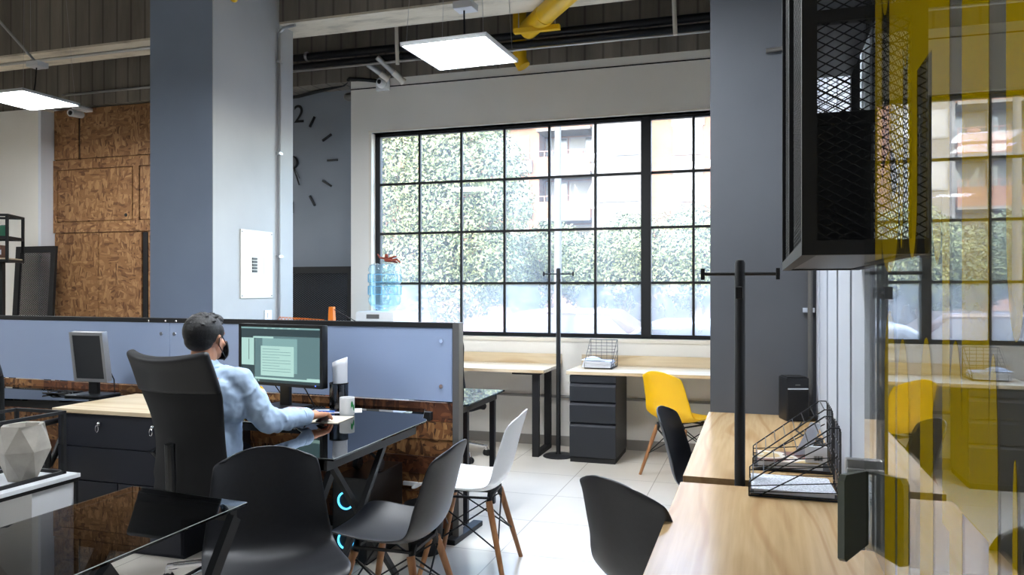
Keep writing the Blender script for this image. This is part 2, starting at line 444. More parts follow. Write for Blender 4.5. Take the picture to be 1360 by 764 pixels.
# skirting and wall pipe
b = MB().box((-3.86, YW - .012, 0), (.29, YW, .09)).build('baseboard_back', M['skirting']); struct(b, 'stone skirting under the window')
b = MB(); b.tube([(-3.8, YW - .03, .452), (.2, YW - .03, .452)], .013, 8)
p = b.build('wall_conduit', M['conduit_grey']); tag(p, 'thin grey conduit running along the wall under the far desks', 'pipe')

# big column
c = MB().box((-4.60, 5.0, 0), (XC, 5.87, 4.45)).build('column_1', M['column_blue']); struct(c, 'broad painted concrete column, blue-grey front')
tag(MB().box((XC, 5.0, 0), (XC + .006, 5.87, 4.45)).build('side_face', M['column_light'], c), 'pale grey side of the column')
c2 = MB().box((-4.58, 5.88, 0), (-4.002, 6.075, 3.75)).build('column_2', M['column_light']); struct(c2, 'pale pilaster behind the broad column')
# conduit on column, with bend at the top
b = MB(); pz = [( -3.985, 5.845, .9), (-3.985, 5.845, 3.62), (-3.975, 5.84, 3.67), (-3.93, 5.83, 3.70), (-3.80, 5.80, 3.70)]
b.tube(pz, .014, 8)
t = thing('steel_conduit', 'steel conduit rising in the corner of the pale column side', 'pipe', (0, 0, 0))
b.build('pipe', M['galv'], t)
for z in (1.7, 2.6, 3.4): MB().box((-4.005, 5.815, z), (-3.967, 5.868, z + .02)).build('clamp', M['galv'], t)
# electric panel
t = thing('breaker_panel', 'cream breaker panel door screwed to the side of the column', 'electrical panel', (XC + .006, 5.53, 1.35))
b = MB().bbox((0, -.205, .0), (.012, .225, .565), .003); b.build('cover', M['cream_paint'], t)
b = MB()
for i in range(5): b.box((.012, -.06, .215 + i*.026), (.02, .0, .232 + i*.026))
b.build('breaker_switches', M['black_plastic'], t)
MB().box((.012, .03, .215), (.0135, .075, .245)).box((.012, .1, .2), (.0135, .17, .34)).build('label_plate', M['white_paper'], t)
for y, z in ((-.19, .02), (.21, .02), (-.19, .545), (.21, .545)): MB().ell((.013, y, z), (.003, .006, .006), seg=8).build('screw', M['grey_metal'], t)
t = thing('light_switch', 'small white switch plate low on the column beside the head of the sitter', 'switch', (XC + .006, 5.70, 1.16))
MB().bbox((0, -.05, 0), (.008, .05, .085), .002).build('plate', M['white_plastic'], t)
MB().bbox((.008, -.018, .022), (.013, .018, .062), .002).build('rocker', M['white_plastic'], t)

# right column, white wall and the far side
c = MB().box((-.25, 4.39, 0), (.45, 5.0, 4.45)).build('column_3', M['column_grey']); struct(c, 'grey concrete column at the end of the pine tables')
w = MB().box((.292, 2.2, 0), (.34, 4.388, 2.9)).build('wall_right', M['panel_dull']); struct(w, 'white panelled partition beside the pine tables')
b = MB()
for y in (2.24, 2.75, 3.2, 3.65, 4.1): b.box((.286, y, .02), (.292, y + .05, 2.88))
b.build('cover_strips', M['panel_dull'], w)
b = MB().tube([(.262, 4.362, .76), (.262, 4.362, 3.6)], .013, 10)
t = thing('column_conduit', 'vertical grey conduit in the corner of the grey right column', 'pipe')
b.build('pipe', M['grey_metal'], t); MB().box((.225, 4.37, 1.30), (.285, 4.388, 1.325)).build('clamp', M['chrome'], t)
t = thing('wall_stub', 'short grey pipe stub high on the grey right column', 'pipe')
MB().tube([(.04, 4.37, 2.70), (.13, 4.37, 2.705), (.15, 4.36, 2.70)], .012, 8).build('pipe', M['grey_metal'], t)
# rest of the shell (outside the picture, closes the room)
struct(MB().box((-9.72, -3.1, 0), (-9.6, 7.4, 4.6)).build('wall_left', M['wall_white']))
struct(MB().box((-9.6, -3.1, 0), (4.0, -3.0, 4.6)).build('wall_front', M['wall_grey']))
struct(MB().box((4.0, -3.1, 0), (4.1, 7.4, 4.6)).build('wall_right_far', M['wall_white']))
struct(MB().box((.45, 4.39, 0), (4.0, 4.5, 4.45)).build('wall_side_room', M['wall_white']))
struct(MB().box((-9.6, 6.80, 0), (-7.76, 6.95, 3.49)).build('wall_back_left', M['wall_white']), 'white wall behind the mesh panel')
struct(MB().box((-7.76, 6.74, 0), (-7.72, 6.95, 3.45)).build('trim_4', M['panel_white']), 'white upright trim at the edge of the wall')
struct(MB().box((-6.2, 6.95, 0), (-6.05, 7.3, 3.49)).build('wall_recess_side', M['wall_grey']))

# OSB cupboard wall
t = thing('chipboard_cupboard', 'tall chipboard cupboard wall with sliding doors left of the column', 'cupboard', (0, 0, 0))
yo = 6.9
MB().box((-7.72, yo + .03, 0), (-5.9, yo + .2, 3.48)).build('carcass', M['osb'], t)
MB().box((-7.72, yo, 2.79), (-5.9, yo + .03, 2.9)).box((-7.72, yo, 2.07), (-5.9, yo + .03, 2.19)).box((-7.72, yo, 2.19), (-7.66, yo + .03, 2.79)).box((-6.58, yo, 2.19), (-6.5, yo+.03, 2.79)).build('rails', M['osb'], t)
for a_, b2 in (((-7.71, 2.91), (-7.36, 3.47)), ((-7.33, 2.91), (-5.9, 3.47)), ((-7.65, 2.2), (-6.6, 2.78)), ((-6.49, 2.2), (-5.9, 2.78)), ((-7.70, .1), (-7.07, 2.06)), ((-7.06, .1), (-6.47, 2.055))):
    d = MB().box((a_[0], yo + .005, a_[1]), (b2[0], yo + .028, b2[1])).build('door', M['osb'], t)
MB().box((-6.465, yo + .02, .1), (-6.40, yo + .032, 2.055)).build('door_gap', M['rubber'], t); MB().box((-7.36, yo+.02, 2.91), (-7.33, yo+.032, 3.47)).build('door_gap', M['rubber'], t)
MB().ell((-6.68, yo, 2.25), (.02, .012, .02), seg=10).build('knob', M['black_metal'], t)

# ------------------------------------------------------------------ things on the walls
# clock
cx, cz, yc = -4.71, 2.772, 7.15
t = thing('wall_clock', 'large stick-on wall clock with bar markers on the dark grey recess wall', 'clock', (cx, yc, cz))
MB().lathe([(.07, 0), (.07, .02), (.06, .03)], 24, 0, Rx(PI/2)).build('hub', M['black_plastic'], t)
for k_ in range(12):
    a = math.radians(30 * k_)
    if k_ == 0:
        text_obj('numeral', '12', .27, M['black_plastic'], T(.01, -.006, .5) @ Rx(PI/2), t); continue
    r0, r1 = .42, .54
    MB().bar((r0*math.sin(a), -.006, r0*math.cos(a)), (r1*math.sin(a), -.006, r1*math.cos(a)), .02, .022, 0, None, up=(0, 1, 0)).build('marker', M['black_plastic'], t)
for a, L, w_ in ((math.radians(160), .26, .018), (math.radians(152), .2, .004)):
    MB().bar((0, -.02, 0), (L*math.sin(a), -.02, L*math.cos(a)), .006, w_, 0, None, up=(0, 1, 0)).build('hand', M['black_plastic'], t)

# mesh panels leaning on the walls
def mesh_panel(name, label, x0, x1, z1, y, lean, side, pitch=(.035, .02)):
    t = thing(name, label, 'mesh panel', (x0, y, 0))
    w = x1 - x0; fw = .07
    Mx = Rx(-lean)
    MB().box((0, 0, 0), (fw, .03, z1), 0, Mx).box((w - fw, 0, 0), (w, .03, z1), 0, Mx).box((fw, 0, z1 - fw), (w - fw, .03, z1), 0, Mx).box((fw, 0, 0), (w - fw, .03, fw), 0, Mx).build('frame', M['black_metal'], t)
    b = MB(); lattice(b, w - 2*fw, min(1.2, z1 - 2*fw), pitch[0], pitch[1], .006, .004, Mx @ T(fw, .015, max(fw, z1 - fw - 1.2)))
    b.build('expanded_mesh', M['dark_metal'], t)
    return t
mesh_panel('mesh_screen', 'black framed mesh panel leaning on the recess wall below the clock', -4.9, -3.93, 1.66, 7.0, .03, 1)
mesh_panel('mesh_screen', 'black framed mesh panel leaning on the white wall at the far left', -8.0, -7.42, 1.91, 6.55, .06, 1)

# ceiling services -------------------------------------------------------
def hpipe(name, label, pts, r, mt, cat='pipe', n=10, bands=None):
    t = thing(name, label, cat); MB().tube(pts, r, n).build('pipe', mt, t, smooth=True)
    if bands:
        for p in bands: MB().tube([Vector(p) - Vector((.012,0,0)), Vector(p) + Vector((.012,0,0))], r*1.25, n).build('clip', M['galv'], t)
    return t
hpipe('service_pipe', 'upper dark pipe running along the beam above the window', [(-5.2, 6.62, 3.70), (1.5, 6.62, 3.68)], .036, M['dark_metal'], bands=[(-4.2, 6.62, 3.70), (-3.0, 6.62, 3.69)])
hpipe('service_pipe', 'lower grey pipe running just under the upper dark pipe', [(-5.2, 6.60, 3.605), (1.5, 6.60, 3.60)], .03, M['dark_metal'])
hpipe('service_pipe', 'thin bright conduit under the pair of dark pipes', [(-5.2, 6.58, 3.555), (1.5, 6.58, 3.55)], .012, M['galv'])
hpipe('black_cable', 'thick black cable drooping over the clock recess to the white wall camera', [(-5.4, 7.1, 3.43), (-4.6, 7.08, 3.45), (-4.0, 6.98, 3.50), (-3.86, 6.84, 3.51), (-3.70, 6.84, 3.49), (-3.56, 6.84, 3.465)], .018, M['rubber'], 'cable')
hpipe('ceiling_conduit', 'thin conduit clipped under the left part of the deep beam', [(-8.6, 6.02, 3.735), (-4.62, 6.02, 3.735)], .014, M['galv'])
hpipe('ceiling_conduit', 'thin conduit on the far edge beam above the chipboard cupboard', [(-7.5, 6.83, 3.62), (-4.7, 6.83, 3.62)], .013, M['galv'])
# white plastic stubs beside the camera
for i, (p, q, nm) in enumerate((((-3.53, 6.60, 3.56), (-3.38, 6.74, 3.44), 'left'), ((-3.40, 6.54, 3.60), (-3.22, 6.74, 3.40), 'right'))):
    t = thing('capped_drain_pipe', 'capped drain stub pointing down at the window wall, %s one of the pair' % nm, 'pipe')
    p = Vector(p); q = Vector(q); d = (q - p)
    MB().tube([p, p + d*.62], .026, 12).build('pipe', M['galv'], t, smooth='auto')
    MB().tube([p + d*.6, p + d*.98], .03, 12).tube([p + d*.93, q], .036, 12).build('white_cap', M['cream_paint'], t, smooth='auto')
t = thing('security_camera', 'round white dome camera on the white wall left of the window', 'camera', (-3.50, YW, 3.44))
MB().bbox((-.07, -.03, -.07), (.07, 0, .05), .006).build('mount', M['white_plastic'], t)
MB().ell((0, -.045, 0), (.055, .045, .055), seg=20).build('housing', M['white_plastic'], t, smooth=True)
MB().ell((-.005, -.085, 0), (.022, .012, .022), seg=14).build('lens', M['black_plastic'], t, smooth=True)
t = thing('emergency_light', 'small grey lamp head hung at the corner of the clock recess', 'lamp', (-3.90, 7.05, 3.40))
MB().bbox((-.02, -.03, 0), (.02, .02, .09), .005).build('bracket', M['galv'], t)
MB().ell((-.05, -.04, -.02), (.07, .05, .045), seg=16).build('head', M['grey_metal'], t, smooth=True)
t = thing('security_camera', 'small bullet camera under the beam at the chipboard cupboard', 'camera', (-7.15, 6.7, 3.36))
MB().bbox((-.05, -.03, .05), (.05, .16, .09), .005).build('mount', M['white_plastic'], t)
MB().tube([(0, .05, 0), (.04, -.13, -.02)], .04, 16).build('housing', M['white_plastic'], t, smooth='auto')
MB().ell((.042, -.135, -.021), (.026, .012, .026), seg=12).build('lens', M['black_plastic'], t, smooth=True)
# hanging white tubes
for x, z0, nm in ((-3.20, 3.50, 'left'), (-.68, 3.52, 'right')):
    t = thing('hanging_tube', 'short pale tube hanging in front of the dark pipes, %s one' % nm, 'pipe')
    MB().tube([(x, 6.52, 4.2), (x + .02, 6.5, 3.8), (x + .03, 6.5, z0)], .018, 8).build('pipe', M['cream_paint'], t, smooth='auto')
# yellow duct
t = thing('yellow_duct', 'fat bright yellow pipe with bracket hanging from the ceiling over the window', 'pipe')
d0 = Vector((-1.30, 5.70, 3.705)); d1 = Vector((-1.905, 6.50, 3.70))
MB().tube([d0 + (d0 - d1) * 1.2, d0, d1], .085, 24).ell(d1, (.085, .085, .085), seg=20).build('duct', M['yellow_paint'], t, smooth='auto')
MB().tube([(d0 - (d0-d1)*.62) - Vector((0, 0, 0)), (d0 - (d0-d1)*.68)], .09, 24).build('collar', M['yellow_paint'], t, smooth='auto')
MB().box((-1.98, 6.28, 3.60), (-1.58, 6.33, 3.64)).build('bracket', M['yellow_paint'], t)
MB().tube([(-1.94, 6.30, 3.62), (-1.94, 6.30, 4.44)], .004, 6).tube([(-1.62, 6.30, 3.62), (-1.62, 6.30, 4.44)], .004, 6).build('threaded_rods', M['galv'], t)
t = thing('yellow_pipe', 'upright yellow pipe with a bend going down behind the light panel', 'pipe')
MB().tube([(-2.06, 6.72, 4.44), (-2.06, 6.72, 3.60), (-2.055, 6.72, 3.50), (-2.02, 6.72, 3.44)], .062, 20).build('pipe', M['yellow_paint'], t, smooth='auto')
t = thing('yellow_pipe', 'yellow pipe end in front of the broad column, at the top edge of the photo', 'pipe')
e = atX(311, -2, -3.9)
MB().tube([e + Vector((-.1, -.25, .12)), e], .03, 14).ell(e, (.03, .03, .03), seg=12).build('pipe', M['yellow_paint'], t, smooth='auto')

# LED panels
def led_panel(label, cx, cy, z, rz, box=True, w=.6, l=.6):
    t = thing('ceiling_light', label, 'ceiling light', (cx, cy, z), rz, None)
    MB().box((-w/2, -l/2, 0), (w/2, -l/2 + .012, .025)).box((-w/2, l/2 - .012, 0), (w/2, l/2, .025)).box((-w/2, -l/2, 0), (-w/2 + .012, l/2, .025)).box((w/2 - .012, -l/2, 0), (w/2, l/2, .025)).box((-w/2, -l/2, .02), (w/2, l/2, .026)).build('frame', M['white_plastic'], t)
    MB().box((-w/2 + .012, -l/2 + .012, .003), (w/2 - .012, l/2 - .012, .008)).build('diffuser', M['led'], t)
    b = MB()
    for sx in (-1, 1):
        for sy in (-1, 1): b.tube([(sx*(w/2-.03), sy*(l/2-.03), .025), (sx*(w/2-.10), sy*(l/2-.10), 4.45 - z)], .0015, 4)
    b.build('hanging_wires', M['galv'], t)
    if box:
        MB().tube([(.0, .05, .026), (-.02, .1, .2), (-.03, .12, .34)], .006, 6).build('cable', M['rubber'], t)
        MB().bbox((-.09, .06, .34), (.05, .18, .39), .004).build('junction_box', M['white_plastic'], t)
        MB().tube([(-.03, .12, .385), (-.35, -.1, .85), (-.5, -.3, 4.44 - z)], .012, 8).build('conduit', M['galv'], t)
    return t
led_panel('glowing square ceiling panel hanging in front of the window', -1.90, 4.86, 3.0, -.04)
led_panel('glowing square ceiling panel at the upper left near the chipboard cupboard', -6.38, 5.43, 3.15, 0, True)
for i, (x, y) in enumerate(((-4.6, 1.8), (-7.4, 1.6), (-3.0, -1.6), (-.75, 3.3), (-2.2, 3.5))):  # unseen panels added to brighten the room
    led_panel(('ceiling panel added for brightness over the left desks, out of frame', 'ceiling panel added for brightness in the far left of the room, out of frame', 'ceiling panel added for brightness behind the camera, out of frame', 'ceiling panel added for brightness over the white shell chair, just out of frame', 'ceiling panel added for brightness over the black glass desk, just out of frame')[i], x, y, 3.1, 0, False)
# ================================================================== CHAIRS
def shell_pt(u, v):
    """moulded shell chair, seat front v=0 .. back top v=1, u=0..1 across; local +Y is forward"""
    prof = [(.245, .425, .195), (.225, .442, .222), (.15, .445, .235), (.03, .428, .238), (-.09, .422, .236), (-.16, .445, .232), (-.20, .50, .226), (-.225, .58, .215), (-.245, .66, .205), (-.266, .735, .196), (-.283, .79, .186), (-.291, .818, .150)]
    n = len(prof) - 1; x = v * n; i = min(int(x), n - 1); t = x - i
    def cr(k):
        p0 = prof[max(i-1, 0)][k]; p1 = prof[i][k]; p2 = prof[i+1][k]; p3 = prof[min(i+2, n)][k]
        return .5*((2*p1) + (-p0+p2)*t + (2*p0-5*p1+4*p2-p3)*t*t + (-p0+3*p1-3*p2+p3)*t**3)
    y, z, w = cr(0), cr(1), cr(2)
    s = (u - .5) * 2
    back = min(1, max(0, (v - .38) / .25))
    e = abs(s) ** 2.4
    arm = math.exp(-((v - .47) / .17) ** 2)
    zz = z + e * (.038 + .015 * arm) * (1 - back * .75)
    yy = y + e * back * (.045 + .02 * arm)
    if v < .12: zz -= (abs(s) ** 2) * .02 * (1 - v / .12)
    if v > .8: zz -= (abs(s) ** 2.6) * .055 * (v - .8) / .2
    return Vector((s * w, yy, zz))
def make_shell_chair(label, shell, group=None, dark_legs=False):
    t = thing('shell_chair', label, 'chair', (0, 0, 0), 0, group)
    o = MB().grid(shell_pt, 18, 34).build('seat_shell', shell, t, smooth=True)
    mod(o, 'SOLIDIFY', thickness=.008, offset=0); mod(o, 'SUBSURF', levels=1, render_levels=1)
    tops = []; feet = []
    for sx in (-1, 1):
        for sy in (-1, 1):
            tp = Vector((sx*.135, sy*.12 + (-.01), .385)); ft = Vector((sx*.225, sy*.215 - .01, 0))
            tops.append(tp); feet.append(ft)
            b = MB().tube([ft, ft.lerp(tp, .5), tp], .0115, 12, r2=.0165)
            b.build('leg', M['legwood'], t, smooth='auto')
            # foot is flat on the floor
    b = MB()
    P = {(sx, sy): (feet[i], tops[i]) for i, (sx, sy) in enumerate(((-1,-1),(-1,1),(1,-1),(1,1)))}
    for a_, c_ in (((-1,-1),(1,-1)), ((-1,1),(1,1)), ((-1,-1),(-1,1)), ((1,-1),(1,1))):
        f1, t1 = P[a_]; f2, t2 = P[c_]
        b.tube([f1.lerp(t1, .42), t2.lerp(f2, .06)], .004, 6).tube([f2.lerp(t2, .42), t1.lerp(f1, .06)], .004, 6)
    b.build('cross_braces', M['black_metal'], t)
    b = MB()
    for tp in tops: b.tube([tp + Vector((0,0,-.03)), tp + Vector((-.02 if tp.x > 0 else .02, 0, .012)), Vector((tp.x*.75, tp.y, .418))], .014, 8)
    b.bar((-.12, -.13, .40), (.12, -.13, .40), .02, .012).bar((-.12, .11, .40), (.12, .11, .40), .02, .012)
    b.bar((0, -.13, .40), (0, .11, .40), .02, .012).bar((-.135, -.13, .40), (-.135, .11, .40), .012, .010).bar((.135, -.13, .40), (.135, .11, .40), .012, .010); b.build('seat_bracket', M['black_metal'], t)
    return t
E = make_shell_chair('black shell chair standing nearest the camera, its seat facing the camera', M['shell_black'])
E.location = (-1.62, 2.345, 0); E.rotation_euler.z = face(.66, -.75)
def chair_copy(label, shell, x, y, d, group=None):
    c = copy_tree(E); c['label'] = label; c.location = (x, y, 0); c.rotation_euler.z = face(*d)
    if shell is not None:
        for ch in c.children:
            if ch.name.startswith('seat_shell'):
                ch.data = ch.data.copy(); ch.data.materials[0] = shell
    return c
chair_copy('black shell chair facing the side of the dark glass desk, computer tower behind it', None, -1.418, 2.88, (-1, -.03))
chair_copy('white shell chair standing at the open end of the partition', M['shell_white'], -1.40, 3.70, (-1, -.12))
chair_copy('bright yellow shell chair at the far desk by the window', M['shell_yellow'], -.55, 6.03, (.58, .81))
chair_copy('black shell chair pushed sideways under the far pine table', None, -.20, 4.02, (1, -.10))
chair_copy('black shell chair seen from behind at the near pine table', None, -.255, 2.575, (.62, .78)).scale = (1.035, 1.035, 1.035)

def make_office_chair(label, arms=True, headrest=True):
    t = thing('office_chair', label, 'office chair')
    R = math.radians
    def back(u, v):
        s = (u - .5) * 2
        w = .238 - .035*math.sin(PI*min(v/.7, 1)) - .018*v + (-.02 if v < .08 else 0)
        y = -.235 - .14*v + .05*math.sin(v*PI*1.0) + .065*abs(s)**2
        z = .50 + .655*v - (.03*(1 - s*s) if v > .9 else 0) * ((v-.9)/.1 if v > .9 else 0)
        return Vector((s*w, y, z))
    o = MB().grid(back, 14, 26).build('backrest', M['black_fabric'], t, smooth=True)
    mod(o, 'SOLIDIFY', thickness=.02, offset=0); mod(o, 'SUBSURF', levels=1, render_levels=1)
    if headrest:
        hb = MB().grid(lambda u, v: back(u, .72 + .285*v) + Vector((0, .0, .002 if v > .9 else 0)), 14, 8)
        o = hb.build('headrest', M['headrest_pad'], t, smooth=True); mod(o, 'SOLIDIFY', thickness=.042, offset=0); mod(o, 'SUBSURF', levels=1, render_levels=2)
    b = MB().tube([(0, -.05, .40), (0, -.22, .42), (0, -.29, .50), (0, -.30, .75)], .022, 10); b.build('back_support', M['black_plastic'], t, smooth='auto')
    def seat(u, v):
        s = (u-.5)*2; q = (v-.5)*2
        return Vector((s*.245*(1-.06*q*q), -.02 + q*.235, .485 - .02*abs(s)**3 - .03*max(0, q)**3 + .015*max(0, -q)**2))
    o = MB().grid(seat, 12, 12).build('seat', M['black_fabric'], t, smooth=True); mod(o, 'SOLIDIFY', thickness=.06, offset=-1); mod(o, 'SUBSURF', levels=1, render_levels=2)
    MB().lathe([(.028, .12), (.028, .30), (.02, .30), (.02, .41)], 16).bbox((-.09, -.1, .395), (.09, .1, .43), .01).build('gas_lift', M['black_plastic'], t, smooth='auto')
    if arms:
        for s in (-1, 1):
            MB().tube([(s*.20, .05, .42), (s*.285, .05, .44), (s*.30, .02, .55), (s*.295, -.10, .66), (s*.29, -.02, .685), (s*.29, .16, .68), (s*.295, .19, .62), (s*.30, .09, .50), (s*.285, .06, .44)], .017, 10).build('armrest', M['black_plastic'], t, smooth='auto')
    for k_ in range(5):
        a = R(90 + 72*k_ + 20)
        leg = MB().tube([(0, 0, .135), (.10*math.cos(a), .10*math.sin(a), .125), (.24*math.cos(a), .24*math.sin(a), .095), (.285*math.cos(a), .285*math.sin(a), .085), (.295*math.cos(a), .295*math.sin(a), .055)], .017, 12).build('base_leg', M['chrome'], t, smooth='auto')
        cx_, cy_ = .295*math.cos(a), .295*math.sin(a); b = MB()
        for q in (-1, 1):
            Mw = T(cx_, cy_, .028) @ Rz(a + .5) @ T(0, q*.014, 0) @ Rx(PI/2)
            b.lathe([(.0, -.009), (.026, -.009), (.028, 0), (.026, .009), (.0, .009)], 18, 0, Mw)
        b.ell((cx_, cy_, .045), (.018, .018, .016), seg=10)
        b.build('caster', M['rubber'], leg, smooth='auto')
    return t
oc = make_office_chair('tall black office chair the man sits in, seen from behind')
oc.location = (-2.42, 3.06, 0); oc.rotation_euler.z = -.05
def office_copy(label, x, y, rz):
    c = copy_tree(oc); c['label'] = label; c.location = (x, y, 0); c.rotation_euler.z = rz; return c
office_copy('black office chair at the left desk behind the wire plant frame', -4.02, 3.20, .3)
oo = office_copy('black armless office chair at the far left window desk, mostly behind the partition', -2.46, 6.10, -.1)
for ch in list(oo.children):
    if ch.name.startswith('armrest'): D.objects.remove(ch)
office_copy('black office chair cut by the left edge of the photo', -5.05, 3.2, -.5)

# ================================================================== PARTITION
pa, pb = Vector((-1.615, 4.10)), Vector((-6.2, 4.33))
pdir = (pb - pa); PL = pdir.length; pdir.normalize(); pang = math.atan2(pdir.y, pdir.x)
# local frame: x along the partition from the right end, y toward the camera side (negative = behind)
PM = T(pa.x, pa.y, 0) @ Rz(pang)      # local +X points left along the run, local +Y points to the camera
t = thing('office_partition', 'long desk partition of white marker board over chipboard planks', 'partition', (0, 0, 0))
b = MB(); b.bbox((-.012, -.03, 0), (.028, .03, 1.235), .003, 0, PM); b.build('end_post', M['grey_metal'], t)
b = MB(); b.box((.028, -.03, 1.205), (PL, .028, 1.232), 0, PM).box((.028, -.04, 1.20), (PL, -.025, 1.232), 0, PM); b.build('top_rail', M['black_metal'], t)
# planks
z = .06; kk = 0
while z < .77:
    h = .098 if z + .11 < .77 else .775 - z
    x = .028; j = 0
    while x < PL:
        L = random.choice((.62, .85, 1.1, .7)); x2 = min(PL, x + L)
        MB().box((x, -.010 - .003*(kk % 2), z), (x2 - .002, .012 + .004*((kk + j) % 2), z + h), 0, PM).build('plank', M['osb_plank'] if (kk + j) % 3 else M['osb_plank_b'], t)
        x = x2; j += 1
    z += h + .003; kk += 1
b = MB()
for x in (.03, 1.55, 3.05): b.box((x, -.03, 0), (x + .05, -.012, 1.2), 0, PM)
b.box((.0, -.02, .0), (PL, .02, .06), 0, PM)
b.build('frame_posts', M['black_metal'], t)
edges = [.03, 1.575 + .14, 3.9, PL]
xj = None
# board joint seen at px 224
jp = atY(224, 430, 4.17); xj = (Vector((jp.x, jp.y)) - pa).dot(pdir)
edges = [.03, xj, xj + 2.0, PL]
for i in range(3):
    bo = MB().bbox((edges[i] + .002, .014, .785), (edges[i+1] - .002, .024, 1.203), .002, 0, PM).build('marker_board', M['board_white'], t)
    for xx in (edges[i] + .07, edges[i+1] - .04) if i < 2 else (edges[i] + .07,):
        for zz in (.87, 1.13):
            Mk = PM @ T(xx, .024, zz) @ Rx(-PI/2)
            MB().lathe([(.0, .006), (.012, .006), (.014, .002), (.014, 0)], 16, 0, Mk, cap=False).build('standoff', M['chrome'], bo, smooth='auto')
for px_ in (192, 216, 231):
    q = atY(px_, 424, 4.15); xx = (Vector((q.x, q.y)) - pa).dot(pdir)
    MB().ell(PM @ Vector((xx, .03, 1.215)), (.008, .006, .008), seg=12).build('screw_head', M['chrome'], t, smooth=True)
MB().bbox((-.02, -.30, 0), (.04, .10, .03), .004, 0, PM).build('foot', M['black_metal'], t)
b = MB()
for px_, py_ in ((447, 632), (455, 675), (548, 641), (579, 690), (52, 610), (75, 613)):
    q = atY(px_, py_, 4.10); b.box((q.x - .05, 4.07 if px_ > 400 else 4.16, q.z - .02), (q.x + .05, 4.085 if px_ > 400 else 4.175, q.z + .012))
# power outlets are screwed to the planks
for i, (px_, py_) in enumerate(((447, 632), (455, 675), (548, 641), (579, 690), (62, 611))):
    q = atY(px_, py_, 4.12); xx = (Vector((q.x, q.y)) - pa).dot(pdir)
    MB().bbox((xx - .045, .014, q.z - .012), (xx + .045, .03, q.z + .012), .003, 0, PM).build('socket_strip', M['white_plastic'], t)

# ================================================================== DESKS
def x_leg(x, y0, y1, parent, z1=.71, w=.04, y2=None, y3=None):
    b = MB(); b.bar((x, y0, z1), (x, y1, .012), w, .025, 0, None, (1, 0, 0)); b.bar((x + .026, y1 if y2 is None else y2, z1), (x + .026, y0 if y3 is None else y3, .012), w, .025, 0, None, (1, 0, 0))
    return b.build('leg', M['black_metal'], parent)
# main dark glass desk, L-shaped
t = thing('glass_desk', 'black glass L-shaped desk where the man works', 'desk')
def arc(cx_, cy_, r, a0, a1, n=8): return [(cx_ + r*math.cos(math.radians(a0 + (a1-a0)*i/n)), cy_ + r*math.sin(math.radians(a0 + (a1-a0)*i/n))) for i in range(n+1)]
poly = [(-2.0, 2.735), (-1.615, 2.735), (-1.63, 3.55)] + arc(-1.73, 3.66, .10, 0, 60, 6) + [(-1.80, 4.04), (-3.0, 4.10), (-3.0, 3.42), (-2.32, 3.36)] + arc(-2.14, 3.22, .14, 125, 190, 6)[0:0] + [(-2.16, 3.30), (-2.06, 3.20), (-2.0, 3.06)]
MB().prism(poly, .735, .745).build('desktop', M['desk_glass_dark'], t)
MB().tube([(x, y, .7435) for x, y in poly], .0014, 5, closed=True).build('edge_highlight', M['edge_line'], t)  # thin pale rim painted in as the edge highlight
b = MB(); b.bbox((-1.99, 2.76, .685), (-1.67, 2.80, .733), .003).bbox((-1.70, 2.76, .685), (-1.66, 3.62, .733), .003).bbox((-1.99, 2.80, .685), (-1.95, 3.38, .733), .003).bbox((-2.98, 3.44, .685), (-1.95, 3.48, .733), .003).bbox((-2.98, 4.0, .685), (-1.75, 4.04, .733), .003)
b.build('frame', M['black_metal'], t)
x_leg(-1.70, 2.84, 3.47, t, w=.025, y2=3.30, y3=2.68); x_leg(-1.97, 2.84, 3.40, t); x_leg(-2.95, 3.50, 4.0, t)
# near smoked glass table
t = thing('glass_table', 'smoked clear glass table in the lower left foreground', 'table')
MB().prism([(-2.05, .95), (-1.54, .95), (-1.548, 2.095), (-2.05, 2.15)], .735, .745).build('tabletop', M['desk_glass'], t)
MB().tube([(-2.05, .95, .7435), (-1.54, .95, .7435), (-1.548, 2.095, .7435), (-2.05, 2.15, .7435)], .0014, 5, closed=True).build('edge_highlight', M['edge_line'], t)  # edge highlight drawn as a pale rim here too
b = MB(); b.box((-2.02, 2.03, .70), (-1.56, 2.06, .733)).box((-2.02, 1.0, .70), (-1.56, 1.03, .733)); b.build('frame', M['black_metal'], t)
x_leg(-1.585, 1.56, 2.045, t); x_leg(-2.02, 1.56, 2.045, t)
x_leg(-1.585, 1.0, 1.5, t); x_leg(-2.02, 1.0, 1.5, t)
# left dark desk along the partition
t = thing('glass_desk', 'black glass desk at the far left carrying the old monitor', 'desk')
MB().prism([(-3.80, 3.70), (-3.84, 4.13), (-5.9, 4.22), (-5.9, 3.55), (-4.5, 3.63)], .735, .745).build('desktop', M['desk_glass_dark'], t)
b = MB(); b.box((-5.85, 3.68, .69), (-3.86, 3.72, .733)).box((-5.85, 4.08, .69), (-3.90, 4.12, .733)); b.build('frame', M['black_metal'], t)
x_leg(-5.6, 3.72, 4.06, t); x_leg(-3.90, 3.72, 4.06, t)
